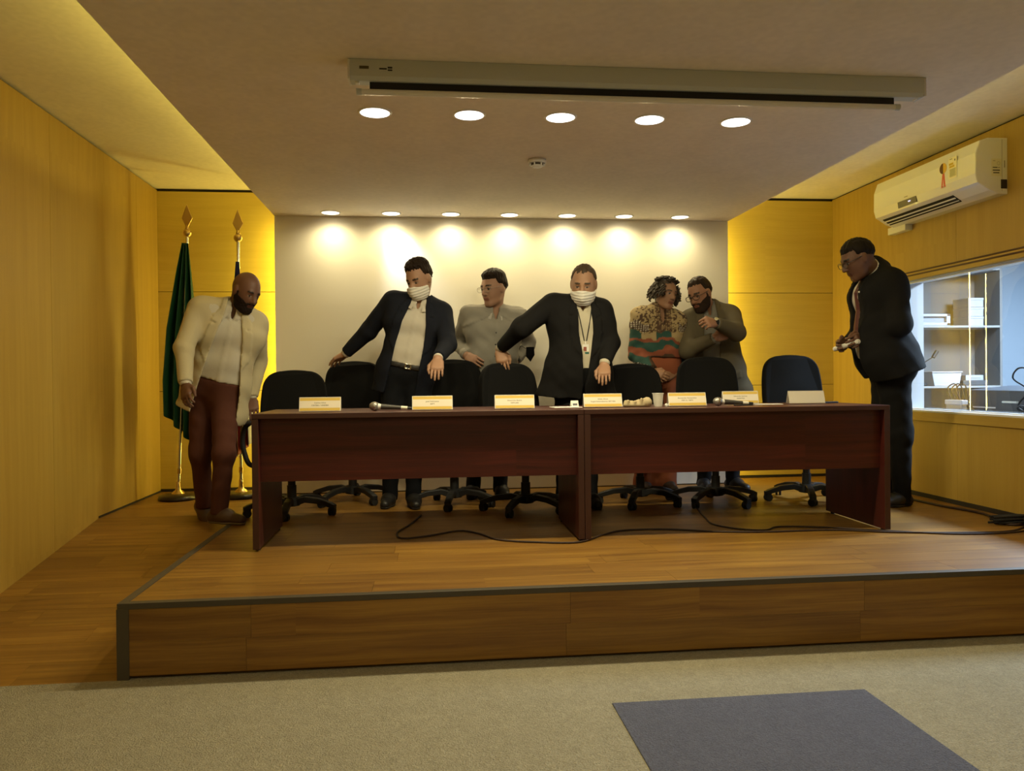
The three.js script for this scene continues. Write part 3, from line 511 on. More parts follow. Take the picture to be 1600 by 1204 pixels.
// papers
{
  const sheet = (x, z, w, d, ry, label, m = paper) => { const o = mesh(numbered('paper_sheet'), [rbox(w, 0.004, d, 0.0012)], m); o.position.set(x, DY + 0.002, z); o.rotation.y = ry; scene.add(o); tag(o, label, 'paper', 'papers on the desk'); return o; };
  sheet(2.035, 1.86, 0.17, 0.14, 0.1, 'flat white papers lying at the joint of the two desks');
  sheet(3.32, 1.83, 0.16, 0.08, -0.1, 'white paper strip lying right of the right-hand microphone');
  { const t = thing('folded_leaflet', 'small folded printed leaflet standing behind a name card', 'leaflet', [2.1, DY, 1.8], 0.3); part(t, 'front_leaf', [T(rbox(0.05, 0.04, 0.001, 0.0004), 0, 0.02, 0.006, -0.25, 0, 0)], paper); part(t, 'back_leaf', [T(rbox(0.05, 0.04, 0.001, 0.0004), 0, 0.02, -0.006, 0.25, 0, 0)], paper); part(t, 'printed_block', [T(rbox(0.03, 0.012, 0.001, 0.0003), 0, 0.016, 0.0085, -0.25, 0, 0)], mat(lin(0.12, 0.12, 0.14), 0.7)); }
  { const t = thing('ballpoint_pen', 'dark pen lying beside the right-hand microphone', 'pen', [3.1, DY, 1.97], 0.05); part(t, 'barrel', [rod([-0.06, 0.005, 0], [0.06, 0.005, 0], 0.0045)], blackPlastic); part(t, 'tip', [rod([0.06, 0.005, 0], [0.075, 0.0045, 0], 0.0042, 0.001)], chrome); part(t, 'clip', [rb(-0.058, -0.015, 0.009, 0.0105, -0.0015, 0.0015, 0.0005)], chrome); }
  { const t = thing('smartphone', 'dark phone lying flat at the right end of the desk', 'phone', [3.77, DY, 1.7], 0.2); part(t, 'body', [rbox(0.13, 0.01, 0.07, 0.004).translate(0, 0.005, 0)], blackPlastic); part(t, 'screen', [box(-0.06, 0.06, 0.0098, 0.0106, -0.031, 0.031)], mat(lin(0.01, 0.01, 0.012), 0.1)); }
}

// ---------------------------------------------------------------- flags
function flag(x, z, lean, h, label, cloth, shape) {
  const t = thing('flag', label, 'flag', [x, S, z]);
  const b = part(t, 'base', lathe([[0, 0], [0.145, 0], [0.148, 0.012], [0.14, 0.035], [0.1, 0.046], [0, 0.048]], 40), mat(lin(0.02, 0.012, 0.009), 0.3));
  part(b, 'collar', lathe([[0.05, 0.046], [0.04, 0.062], [0.022, 0.075], [0.016, 0.1], [0.016, 0.14], [0, 0.14]], 24), brass);
  const pole = part(t, 'pole', [rod([0, 0.05, 0], [lean * h, h, 0], 0.0125, 0.0125, 16)], chrome);
  part(pole, 'pole_joint', [rod([lean * 0.2, 0.2, 0], [lean * 0.24, 0.24, 0], 0.0155)], brass);
  const f = part(t, 'finial', [T(new THREE.SphereGeometry(0.033, 24, 16), lean * h, h + 0.02, 0), T(lathe([[0.012, 0], [0.018, 0.01], [0.01, 0.03], [0.006, 0.04]], 16), lean * h, h + 0.045, 0), T(ext([[-0.006, 0], [0.006, 0], [0.038, 0.062], [0, 0.165], [-0.038, 0.062]], 0.004, 0.004), lean * h, h + 0.075, -0.002)], brass, 'brass ball and spear point');
  // hanging cloth: pleats that narrow at the top and spread below
  const NU = 90, NV = 60, pos = [], col = [], idx = [];
  for (let j = 0; j <= NV; j++) for (let i = 0; i <= NU; i++) {
    const u = i / NU, v = j / NV, e = shape(v), bottom = e.b0 + (e.b1 - e.b0) * u;
    const yy = lerp(e.top, bottom, v); const px = lerp(e.l, e.r, u), a = 0.012 + 0.045 * Math.min(1, v * 2);
    pos.push(px + lean * yy, yy, a * Math.sin(u * Math.PI * 7 + v * 1.5) + 0.012 * Math.sin(u * 19 + v * 6) + 0.02);
    const c = cloth(u, v); col.push(...c);
  }
  for (let j = 0; j < NV; j++) for (let i = 0; i < NU; i++) { const a = j * (NU + 1) + i; idx.push(a, a + NU + 1, a + 1, a + 1, a + NU + 1, a + NU + 2); }
  const g = new THREE.BufferGeometry(); g.setAttribute('position', new THREE.Float32BufferAttribute(pos, 3)); g.setAttribute('color', new THREE.Float32BufferAttribute(col, 3)); g.setIndex(idx); g.computeVertexNormals();
  const uvs = new Float32Array(pos.length / 3 * 2); g.setAttribute('uv', new THREE.BufferAttribute(uvs, 2));
  part(t, 'flag_cloth', g, mat(lin(1, 1, 1), 0.7, { vertexColors: true, side: THREE.DoubleSide, sheen: 0.3 }));
  return t;
}
const interp = (tab, v) => { for (let i = 1; i < tab.length; i++) if (v <= tab[i][0]) { const k = (v - tab[i - 1][0]) / (tab[i][0] - tab[i - 1][0]); return tab[i - 1].slice(1).map((q, n) => lerp(q, tab[i][n + 1], k)); } return tab.at(-1).slice(1); };
flag(-0.735, 0.12, 0.045, 2.06, 'dark green flag hanging on a spear-tipped pole nearest the left corner', (u, v) => (u > 0.42 && u < 0.6 && v > 0.35 && v < 0.62) ? [0.45, 0.33, 0.01] : [0.004, 0.06, 0.022],
  v => { const [l, r] = interp([[0, -0.03, 0.015], [0.15, -0.06, 0.05], [0.5, -0.115, 0.12], [0.8, -0.13, 0.15], [1, -0.11, 0.16]], v); return { top: 2.0, l, r, b0: 0.66, b1: 0.36 }; });
flag(-0.262, 0.1, 0.0, 2.03, 'blue white and red flag hanging on a spear-tipped pole behind the cream blazer', (u, v) => v < 0.3 ? [0.012, 0.016, 0.1] : (Math.floor(u * 6 + v * 1.3) % 2 ? [0.32, 0.02, 0.02] : [0.6, 0.58, 0.52]),
  v => { const [l, r] = interp([[0, -0.012, 0.012], [0.2, -0.035, 0.03], [0.5, -0.06, 0.08], [1, -0.05, 0.1]], v); return { top: 1.86, l, r, b0: 0.3, b1: 0.44 }; });

// ---------------------------------------------------------------- cables on the stage
const cable = (pts, r, label) => { const o = mesh(numbered('floor_cable'), [tube(pts.map(([x, z, y = 0]) => [x, S + r + 0.0005 + y, z]), r, 160, 8)], cableMat); scene.add(o); tag(o, label, 'cable', 'cables on the stage floor'); };
cable([[1.16, 1.2], [1.09, 1.55], [1.02, 1.82], [1.06, 1.98], [1.2, 1.93], [1.4, 1.8], [1.5, 1.9], [1.6, 2.1], [1.8, 2.2], [2.03, 2.24], [2.2, 2.07], [2.345, 1.95], [2.62, 1.95], [2.926, 2.08], [3.2, 2.12], [3.6, 2.13], [3.854, 2.235], [4.25, 2.32], [4.55, 2.32], [4.75, 2.2], [4.86, 2.12]], 0.0055, 'long dark cable winding along the stage in front of the desks');
cable([[3.06, 1.25], [2.99, 1.6], [2.96, 1.85], [3.08, 2.03], [3.2, 2.06], [3.3, 1.98], [3.55, 2.03], [3.8, 2.16], [4.2, 2.345], [4.58, 2.345], [4.8, 2.22], [4.88, 2.18]], 0.005, 'second dark cable coming from under the right desk to the wall');
cable([[4.72, 1.0], [4.74, 1.4], [4.8, 1.75], [4.74, 1.95], [4.66, 2.08], [4.72, 2.16], [4.84, 2.1], [4.87, 2.0]], 0.008, 'thick dark cable lying along the foot of the right wall');
{
  const t = thing('cable_bundle', 'bundle of black cables gathered at the foot of the right wall', 'cable', [4.8, S, 2.14]);
  for (let i = 0; i < 9; i++) { const y = 0.012 + 0.018 * (i % 3), o = 0.02 * Math.floor(i / 3); part(t, 'cable_strand', [tube([[-0.16 - 0.04 * rnd(), y, -0.06 + o], [-0.08, y + 0.01, -0.03 + o], [0.02, y + 0.012, 0.01 + o * 0.5], [0.09, y, 0.03 + o], [0.05, y + 0.02, 0.09], [-0.06, y + 0.01, 0.06 + o]], 0.007, 36, 6)], blackRubber); }
}
// ---------------------------------------------------------------- modelling with distance fields
const vsub = (a, b) => [a[0] - b[0], a[1] - b[1], a[2] - b[2]], vadd = (a, b) => [a[0] + b[0], a[1] + b[1], a[2] + b[2]], vmul = (a, k) => [a[0] * k, a[1] * k, a[2] * k];
const vdot = (a, b) => a[0] * b[0] + a[1] * b[1] + a[2] * b[2], vlen = a => Math.hypot(...a), vnorm = a => vmul(a, 1 / (vlen(a) || 1)), vcross = (a, b) => [a[1] * b[2] - a[2] * b[1], a[2] * b[0] - a[0] * b[2], a[0] * b[1] - a[1] * b[0]];
const vlerp = (a, b, t) => [lerp(a[0], b[0], t), lerp(a[1], b[1], t), lerp(a[2], b[2], t)];
const cap = (a, b, ra, rb = ra) => {
  const [ax, ay, az] = a, bx = b[0] - ax, by = b[1] - ay, bz = b[2] - az, il = 1 / Math.max(1e-9, bx * bx + by * by + bz * bz), dr = rb - ra;
  return (x, y, z) => { const px = x - ax, py = y - ay, pz = z - az; let t = (px * bx + py * by + pz * bz) * il; t = t < 0 ? 0 : t > 1 ? 1 : t; const qx = px - bx * t, qy = py - by * t, qz = pz - bz * t; return Math.sqrt(qx * qx + qy * qy + qz * qz) - ra - dr * t; };
};
const cylSeg = (a, b, ra, rb = ra) => {   // flat ended
  const d = vsub(b, a), L = vlen(d), n = vmul(d, 1 / L);
  return (x, y, z) => { const px = x - a[0], py = y - a[1], pz = z - a[2], t = px * n[0] + py * n[1] + pz * n[2]; const r = Math.sqrt(Math.max(0, px * px + py * py + pz * pz - t * t)) - lerp(ra, rb, clamp(t / L, 0, 1)); return Math.max(r, -t, t - L); };
};
const ell = (c, r) => (x, y, z) => { const px = (x - c[0]) / r[0], py = (y - c[1]) / r[1], pz = (z - c[2]) / r[2]; const k0 = Math.sqrt(px * px + py * py + pz * pz), k1 = Math.sqrt((px / r[0]) ** 2 + (py / r[1]) ** 2 + (pz / r[2]) ** 2); return k1 < 1e-9 ? -Math.min(...r) : k0 * (k0 - 1) / k1; };
const smin = (a, b, k) => { const h = Math.max(k - Math.abs(a - b), 0) / k; return Math.min(a, b) - h * h * k * 0.25; };
const uni = (fs, k) => (x, y, z) => { let d = fs[0](x, y, z); for (let i = 1; i < fs.length; i++) d = smin(d, fs[i](x, y, z), k); return d; };
// surface nets
function netMesh(f, lo, hi, c, colorFn) {
  const n = [0, 1, 2].map(i => Math.ceil((hi[i] - lo[i]) / c) + 1), [nx, ny, nz] = n, v = new Float32Array(nx * ny * nz), B = 5, R = B * c * 0.9;
  for (let bz = 0; bz < nz; bz += B) for (let by = 0; by < ny; by += B) for (let bx = 0; bx < nx; bx += B) {
    const ex = Math.min(nx, bx + B), ey = Math.min(ny, by + B), ez = Math.min(nz, bz + B);
    const d = f(lo[0] + (bx + ex - 1) / 2 * c, lo[1] + (by + ey - 1) / 2 * c, lo[2] + (bz + ez - 1) / 2 * c), far = Math.abs(d) > R + 0.012;
    for (let k = bz; k < ez; k++) for (let j = by; j < ey; j++) for (let i = bx; i < ex; i++) v[(k * ny + j) * nx + i] = far ? d : f(lo[0] + i * c, lo[1] + j * c, lo[2] + k * c);
  }
  const id = new Int32Array(nx * ny * nz).fill(-1), P = [], idx = [];
  const off = [0, 1, nx, nx + 1, nx * ny, nx * ny + 1, nx * ny + nx, nx * ny + nx + 1];
  const E = [[0, 1], [2, 3], [4, 5], [6, 7], [0, 2], [1, 3], [4, 6], [5, 7], [0, 4], [1, 5], [2, 6], [3, 7]];
  for (let k = 0; k < nz - 1; k++) for (let j = 0; j < ny - 1; j++) for (let i = 0; i < nx - 1; i++) {
    const o = (k * ny + j) * nx + i; let m = 0; for (let q = 0; q < 8; q++) if (v[o + off[q]] < 0) m |= 1 << q;
    if (m === 0 || m === 255) continue;
    let sx = 0, sy = 0, sz = 0, cnt = 0;
    for (const [a, b] of E) { const A = v[o + off[a]], Bv = v[o + off[b]]; if ((A < 0) === (Bv < 0)) continue; const t = A / (A - Bv); sx += lerp(a & 1, b & 1, t); sy += lerp((a >> 1) & 1, (b >> 1) & 1, t); sz += lerp(a >> 2, b >> 2, t); cnt++; }
    id[o] = P.length / 3; P.push(lo[0] + (i + sx / cnt) * c, lo[1] + (j + sy / cnt) * c, lo[2] + (k + sz / cnt) * c);
  }
  const st = [1, nx, nx * ny];
  for (let k = 1; k < nz - 1; k++) for (let j = 1; j < ny - 1; j++) for (let i = 1; i < nx - 1; i++) {
    const o = (k * ny + j) * nx + i, A = v[o] < 0;
    for (let ax = 0; ax < 3; ax++) {
      const Bn = v[o + st[ax]] < 0; if (A === Bn) continue;
      const u = st[(ax + 1) % 3], w = st[(ax + 2) % 3], q = [id[o], id[o - u], id[o - u - w], id[o - w]];
      if (q.some(e => e < 0)) continue;
      if (A) idx.push(q[0], q[1], q[2], q[0], q[2], q[3]); else idx.push(q[0], q[2], q[1], q[0], q[3], q[2]);
    }
  }
  const g = new THREE.BufferGeometry(); g.setAttribute('position', new THREE.Float32BufferAttribute(P, 3)); g.setIndex(idx); g.computeVertexNormals();
  g.setAttribute('uv', new THREE.BufferAttribute(new Float32Array(P.length / 3 * 2), 2));
  if (colorFn) { const C = new Float32Array(P.length); for (let i = 0; i < P.length; i += 3) { const q = colorFn(P[i], P[i + 1], P[i + 2]); C[i] = q[0]; C[i + 1] = q[1]; C[i + 2] = q[2]; } g.setAttribute('color', new THREE.BufferAttribute(C, 3)); }
  return g;
}
const bounds = (pts, pad) => [[0, 1, 2].map(i => Math.min(...pts.map(p => p[i])) - pad), [0, 1, 2].map(i => Math.max(...pts.map(p => p[i])) + pad)];
const wob = (x, y, z) => Math.sin(23 * x + 2.1 * Math.sin(14 * y + 9 * z)) * 0.5 + Math.sin(37 * y + 2.4 * Math.sin(17 * x - 12 * z)) * 0.5;
const fold = (x, y, z) => Math.sin(52 * y + 26 * x + 3 * Math.sin(11 * x + 13 * z)) * 0.6 + Math.sin(71 * y - 34 * z + 2 * Math.sin(19 * x)) * 0.4;

// ---------------------------------------------------------------- people
const POSE = {
  cream: { pelvis: [-0.192, 1.163, 1.12], neck: [-0.051, 1.678, 1.2], head: [0.045, 1.81, 1.26], shR: [-0.255, 1.712, 1.24], shL: [0.09, 1.619, 1.14], hipR: [-0.271, 1.138, 1.1], hipL: [-0.116, 1.137, 1.16], kneeR: [-0.285, 0.762, 1.14], kneeL: [-0.095, 0.765, 1.3], ankR: [-0.302, 0.392, 0.99], ankL: [-0.139, 0.398, 1.27], elbowR: [-0.31, 1.45, 1.375], wristR: [-0.273, 1.212, 1.486], tipR: [-0.24, 1.085, 1.594], elbowL: [0.057, 1.373, 0.972], wristL: [0.023, 1.115, 1.024], tipL: [0.042, 1.014, 1.103] },
  navy: { pelvis: [1.046, 1.246, 0.72], neck: [1.158, 1.77, 0.76], head: [1.161, 1.953, 0.82], shR: [0.965, 1.805, 0.74], shL: [1.329, 1.719, 0.76], hipR: [0.966, 1.209, 0.72], hipL: [1.129, 1.207, 0.74], kneeR: [0.95, 0.83, 0.8], kneeL: [1.12, 0.83, 0.84], ankR: [0.93, 0.4, 0.7], ankL: [1.1, 0.4, 0.76], elbowR: [0.784, 1.594, 0.627], wristR: [0.601, 1.428, 0.532], tipR: [0.489, 1.364, 0.421], elbowL: [1.355, 1.478, 0.936], wristL: [1.282, 1.372, 1.168], tipL: [1.271, 1.246, 1.282] },
  grey: { pelvis: [1.712, 1.231, 0.38], neck: [1.74, 1.739, 0.4], head: [1.728, 1.928, 0.45], shR: [1.541, 1.74, 0.4], shL: [1.929, 1.726, 0.38], hipR: [1.631, 1.191, 0.38], hipL: [1.802, 1.19, 0.38], kneeR: [1.58, 0.8, 0.46], kneeL: [1.77, 0.8, 0.46], ankR: [1.56, 0.4, 0.36], ankL: [1.77, 0.4, 0.4], elbowR: [1.467, 1.52, 0.21], wristR: [1.515, 1.415, 0.448], tipR: [1.61, 1.343, 0.569], elbowL: [2.027, 1.518, 0.187], wristL: [1.905, 1.379, 0.377], tipL: [1.82, 1.337, 0.517] },
  black: { pelvis: [2.289, 1.224, 0.92], neck: [2.314, 1.743, 0.96], head: [2.32, 1.895, 1.03], shR: [2.102, 1.757, 0.95], shL: [2.464, 1.72, 0.96], hipR: [2.209, 1.188, 0.92], hipL: [2.364, 1.186, 0.92], kneeR: [2.19, 0.82, 0.97], kneeL: [2.36, 0.82, 1.0], ankR: [2.18, 0.4, 0.92], ankL: [2.36, 0.4, 0.98], elbowR: [1.87, 1.586, 1.061], wristR: [1.734, 1.446, 0.87], tipR: [1.759, 1.284, 0.93], elbowL: [2.508, 1.477, 1.02], wristL: [2.426, 1.324, 1.19], tipL: [2.398, 1.2, 1.311] },
  woman: { pelvis: [3.061, 1.295, 0.34], neck: [3.075, 1.737, 0.36], head: [3.112, 1.897, 0.4], shR: [2.917, 1.721, 0.36], shL: [3.207, 1.675, 0.36], hipR: [2.976, 1.239, 0.34], hipL: [3.14, 1.237, 0.34], kneeR: [2.96, 0.78, 0.38], kneeL: [3.12, 0.78, 0.38], ankR: [2.95, 0.39, 0.3], ankL: [3.12, 0.39, 0.32], elbowR: [2.892, 1.425, 0.344], wristR: [2.95, 1.278, 0.54], tipR: [3.048, 1.217, 0.619], elbowL: [3.268, 1.42, 0.247], wristL: [3.172, 1.267, 0.423], tipL: [3.051, 1.222, 0.476] },
  olive: { pelvis: [3.549, 1.244, 0.32], neck: [3.484, 1.757, 0.36], head: [3.389, 1.89, 0.42], shR: [3.327, 1.693, 0.32], shL: [3.647, 1.727, 0.41], hipR: [3.462, 1.203, 0.32], hipL: [3.646, 1.201, 0.32], kneeR: [3.46, 0.8, 0.38], kneeL: [3.66, 0.8, 0.38], ankR: [3.44, 0.4, 0.32], ankL: [3.68, 0.4, 0.34], elbowR: [3.262, 1.443, 0.473], wristR: [3.414, 1.533, 0.67], tipR: [3.51, 1.562, 0.674], elbowL: [3.592, 1.573, 0.661], wristL: [3.373, 1.638, 0.796], tipL: [3.231, 1.636, 0.888] },
  right: { pelvis: [4.469, 1.301, 1.3], neck: [4.345, 1.959, 1.3], head: [4.183, 2.034, 1.36], shR: [4.395, 1.86, 1.14], shL: [4.374, 1.863, 1.46], hipR: [4.502, 1.257, 1.2], hipL: [4.419, 1.256, 1.38], kneeR: [4.46, 0.82, 1.22], kneeL: [4.47, 0.82, 1.38], ankR: [4.5, 0.4, 1.2], ankL: [4.5, 0.4, 1.36], elbowR: [4.428, 1.566, 1.031], wristR: [4.205, 1.462, 1.161], tipR: [4.055, 1.423, 1.25], elbowL: [4.351, 1.571, 1.575], wristL: [4.251, 1.499, 1.325], tipL: [4.102, 1.455, 1.413] }
};
const skinMat = mat(lin(1, 1, 1), 0.55, { vertexColors: true });
const clothBump = dataTex(128, (u, v) => { const k = 128 + 60 * Math.sin(u * 402) * Math.sin(v * 402); return [k, k, k]; }, false, 1);
const cloth = (r, g, b, ro = 0.88) => mat(lin(r, g, b), ro, { specularIntensity: r < 0.05 ? 0.3 : 0.6 });
const lensMat = new THREE.MeshPhysicalMaterial({ color: lin(1, 1, 1), roughness: 0, transmission: 1, thickness: 0, ior: 1.5 });

function handGeo(W, tip, palm, side, s, curl, skin) {
  const d = vnorm(vsub(tip, W)); let n = vnorm(vsub(palm, vmul(d, vdot(palm, d)))); const th = vmul(vcross(n, d), side === 'L' ? 1 : -1);
  const at = (a, b, c) => vadd(W, vadd(vmul(d, a * s), vadd(vmul(th, b * s), vmul(n, c * s))));
  const palmF = uni([cap(at(0.0, 0.004, 0), at(0.0, -0.006, 0), 0.026 * s), cap(at(0.035, 0.022, 0), at(0.085, 0.03, 0.002), 0.0135 * s), cap(at(0.035, 0.006, 0), at(0.09, 0.01, 0), 0.0145 * s), cap(at(0.035, -0.012, 0), at(0.088, -0.011, 0), 0.0145 * s), cap(at(0.03, -0.026, 0), at(0.08, -0.03, 0.002), 0.0135 * s)], 0.02 * s);
  const fingers = [];
  [[0.03, 0.092, 0.07, 0.0088, 0.06], [0.01, 0.096, 0.079, 0.009, 0.01], [-0.011, 0.093, 0.073, 0.0087, -0.04], [-0.031, 0.084, 0.058, 0.0078, -0.1]].forEach(([o, base, L, r, spread], i) => {
    let p = at(base - 0.008, o, 0.002), ang = curl * 0.35; const fs = [];
    [0.45, 0.31, 0.24].forEach((k, j) => { const dir = vadd(vadd(vmul(d, Math.cos(ang)), vmul(n, Math.sin(ang))), vmul(th, spread * (j ? 0.5 : 1))); const q = vadd(p, vmul(vnorm(dir), L * k * s)); fs.push(cap(p, q, r * s * (1 - 0.08 * j), r * s * (0.92 - 0.1 * j))); p = q; ang += curl * (0.75 + 0.1 * i); });
    fingers.push(uni(fs, 0.004));
  });
  const t0 = at(0.022, 0.024, 0.006), t1 = at(0.056, 0.052, 0.014), t2 = at(0.084, 0.058 - 0.014 * curl, 0.022), t3 = at(0.106, 0.056 - 0.024 * curl, 0.03);
  const thumb = uni([cap(t0, t1, 0.0145 * s, 0.0115 * s), cap(t1, t2, 0.0108 * s, 0.0098 * s), cap(t2, t3, 0.0096 * s, 0.0078 * s)], 0.006);
  const f = (x, y, z) => { let q = smin(palmF(x, y, z), thumb(x, y, z), 0.012); for (const g of fingers) q = smin(q, g(x, y, z), 0.005); return q; };
  const [lo, hi] = bounds([W, at(0.18, 0.07, 0.02), at(0.18, -0.06, -0.02), at(0.1, 0.07, 0.1), at(0.1, -0.05, 0.1), at(0, 0.05, -0.03), at(0, -0.05, -0.03), at(0.12, 0, -0.04)], 0.03);
  return netMesh(f, lo, hi, 0.0042, () => skin);
}
function headParts(H, o) {
  const e = new THREE.Euler(o.look[1] * Math.PI / 180, o.look[0] * Math.PI / 180, (o.look[2] || 0) * Math.PI / 180, 'YXZ'), M = new THREE.Matrix4().makeRotationFromEuler(e), s = o.headScale || 1.1;
  const m = M.elements, X = [m[0], m[1], m[2]], Y = [m[4], m[5], m[6]], Z = [m[8], m[9], m[10]];
  const world = p => vadd(H, vadd(vmul(X, p[0] * s), vadd(vmul(Y, p[1] * s), vmul(Z, p[2] * s))));
  const loc = (x, y, z) => { const a = (x - H[0]) / s, b = (y - H[1]) / s, c = (z - H[2]) / s; return [a * X[0] + b * X[1] + c * X[2], a * Y[0] + b * Y[1] + c * Y[2], a * Z[0] + b * Z[1] + c * Z[2]]; };
  const w = o.faceWide || 1;
  const cran = ell([0, 0.03, -0.012], [0.076, 0.094, 0.098]), face = ell([0, -0.04, 0.022], [0.06 * w, 0.08, 0.068]), jaw = uni([cap([-0.036 * w, -0.082, 0.018], [-0.014, -0.103, 0.062], 0.02), cap([0.036 * w, -0.082, 0.018], [0.014, -0.103, 0.062], 0.02)], 0.02);
  const skull = (x, y, z) => smin(smin(cran(x, y, z), face(x, y, z), 0.05), jaw(x, y, z), 0.025);
  const brow = cap([-0.032, 0.022, 0.077], [0.032, 0.022, 0.077], 0.011), nose = cap([0, 0.008, 0.088], [0, -0.03, 0.107], 0.008, 0.0125), wingL = ell([0.012, -0.034, 0.094], [0.008, 0.008, 0.011]), wingR = ell([-0.012, -0.034, 0.094], [0.008, 0.008, 0.011]);
  const lipU = cap([-0.018, -0.06, 0.084], [0.018, -0.06, 0.084], 0.0065), lipL = cap([-0.015, -0.07, 0.083], [0.015, -0.07, 0.083], 0.0075), earL = ell([0.079, -0.002, -0.004], [0.009, 0.032, 0.02]), earR = ell([-0.079, -0.002, -0.004], [0.009, 0.032, 0.02]);
  const sockL = ell([0.031, 0.004, 0.097], [0.017, 0.012, 0.016]), sockR = ell([-0.031, 0.004, 0.097], [0.017, 0.012, 0.016]), eyeL = ell([0.031, 0.003, 0.0745], [0.0125, 0.0105, 0.0125]), eyeR = ell([-0.031, 0.003, 0.0745], [0.0125, 0.0105, 0.0125]);
  const headF = (x, y, z) => {
    let d = smin(skull(x, y, z), brow(x, y, z), 0.018);
    d = -smin(-d, Math.min(sockL(x, y, z), sockR(x, y, z)), 0.014);
    d = Math.min(d, eyeL(x, y, z), eyeR(x, y, z));
    d = smin(d, nose(x, y, z), 0.014); d = smin(d, Math.min(wingL(x, y, z), wingR(x, y, z)), 0.007);
    d = smin(d, lipU(x, y, z), 0.005); d = smin(d, lipL(x, y, z), 0.005);
    return smin(d, Math.min(earL(x, y, z), earR(x, y, z)), 0.008);
  };
  const neckTop = world([0, -0.05, -0.03]), neckF = cap(vadd(o.neck, vmul(vsub(o.neck, neckTop), 0.5)), neckTop, 0.06 * (o.neckR || 1), 0.054 * (o.neckR || 1));
  const F = (x, y, z) => { const p = loc(x, y, z); return smin(headF(p[0], p[1], p[2]) * s, neckF(x, y, z), 0.02); };
  const sk = o.skin, lip = [sk[0] * 0.72, sk[1] * 0.5, sk[2] * 0.5], browC = o.brow || [0.03, 0.02, 0.014];
  const col = (x, y, z) => {
    const p = loc(x, y, z), ax = Math.abs(p[0]);
    if (p[2] > 0.05) {
      const ed = Math.hypot(ax - 0.031, (p[1] - 0.003) * 1.25);
      if (ed < 0.0125) { if (p[1] > 0.0065) return vmul(sk, 0.75); if (p[1] > 0.0045) return [0.012, 0.008, 0.006]; if (p[1] < -0.004) return vmul(sk, 0.85); return Math.abs(ax - 0.031) < 0.0055 ? [0.02, 0.012, 0.01] : [0.3, 0.26, 0.22]; }
      if (ax > 0.014 && ax < 0.05 && Math.abs(p[1] - 0.0265 + (ax - 0.03) ** 2 * 6) < 0.0055) return browC;
      if (ax < 0.024 && p[1] < -0.054 && p[1] > -0.077 && p[2] > 0.075) return Math.abs(p[1] + 0.0652) < 0.0022 ? vmul(lip, 0.4) : lip;
    }
    return sk;
  };
  const [lo, hi] = bounds([world([0, 0, 0]), o.neck], 0.0), pad = 0.15 * s;
  const L2 = [Math.min(H[0] - pad, o.neck[0] - 0.07), Math.min(H[1] - pad, o.neck[1] - 0.04), Math.min(H[2] - pad, o.neck[2] - 0.07)], H2 = [Math.max(H[0] + pad, o.neck[0] + 0.07), H[1] + pad, Math.max(H[2] + pad, o.neck[2] + 0.07)];
  const out = { geo: netMesh(F, L2, H2, 0.005, col), world, loc, s, headF, skull, F, lo: [H[0] - pad, H[1] - pad, H[2] - pad], hi: [H[0] + pad, H[1] + pad, H[2] + pad], X, Y, Z };
  const local = (f, c = 0.005) => netMesh((x, y, z) => { const p = loc(x, y, z); return f(p[0], p[1], p[2]) * s; }, out.lo, out.hi, c);
  out.local = local;
  if (o.hair) {
    const h = o.hair, t = h.t || 0.012;
    out.hair = local((x, y, z) => {
      let d = (h.rough || 0.002) * (Math.sin(160 * x + 3 * Math.sin(90 * z)) * Math.sin(150 * z + 60 * y) + 0.6 * Math.sin(310 * x + 110 * y));
      let line = h.line + h.slope * z; if (z > 0.03) line = Math.max(line, (h.front ?? 0.07) - 0.35 * Math.abs(x) * (h.temple ?? 0));
      if (z > 0.03 && Math.abs(x) > 0.05) line = Math.max(line, h.templeY ?? 0.02);
      const k = sst(0, 0.035, y - line); d += skull(x, y, z) + 0.002 - t * (0.25 + 0.75 * k) - (h.top || 0) * sst(0.06, 0.115, y) * k; d = Math.max(d, (line - y) * 0.8);
      if (h.bald) { const b = ell([0, 0.16, h.baldZ ?? 0.03], [0.062, 0.075, 0.1]); d = Math.max(d, -b(x, y, z)); }
      return Math.max(d, -(headF(x, y, z) + 0.004));
    }, 0.0045);
  }
  if (o.beard) {
    out.beard = local((x, y, z) => {
      let d = skull(x, y, z) - 0.0045 + 0.0012 * Math.sin(260 * x) * Math.sin(240 * y + 120 * z), ax = Math.abs(x);
      const keep = Math.min(Math.max(y + (o.beard.y ?? 0.04) - 0.8 * Math.max(0, ax - 0.026), -z - 0.012), ax > 0.055 ? Math.max(y - 0.005, z - 0.026, -z - 0.002) : 1);
      d = Math.max(d, keep * 0.8, -(ell([0, -0.065, 0.095], [0.024, 0.011, 0.03])(x, y, z)));
      d = Math.min(d, Math.max(cap([-0.024, -0.052, 0.084], [0.024, -0.052, 0.084], 0.008)(x, y, z), -y - 0.0585));
      return Math.max(d, -0.135 - y);
    }, 0.0045);
  }
  if (o.mask) {
    const body = ell([0, -0.052, 0.03], [0.067, 0.075, 0.083]);
    const mk = (x, y, z) => { let d = smin(skull(x, y, z), body(x, y, z), 0.03) - 0.006; d = smin(d, cap([0, -0.03, 0.1], [0, -0.065, 0.105], 0.014)(x, y, z), 0.03); return d + 0.0016 * Math.sin(y * 330); };
    out.mask = local((x, y, z) => Math.max(mk(x, y, z), y + 0.017 + 0.35 * Math.max(0, Math.abs(x) - 0.02), -0.118 - y, 0.026 + 0.2 * Math.abs(y + 0.06) - z, -(mk(x, y, z) + 0.012)), 0.0042);
    out.loops = [-1, 1].map(k => tube([[k * 0.064, -0.035, 0.034], [k * 0.076, -0.006, 0.01], [k * 0.084, 0.02, -0.01], [k * 0.084, -0.01, -0.022], [k * 0.078, -0.05, -0.004], [k * 0.06, -0.095, 0.03]].map(world), 0.0016, 30, 5));
  }
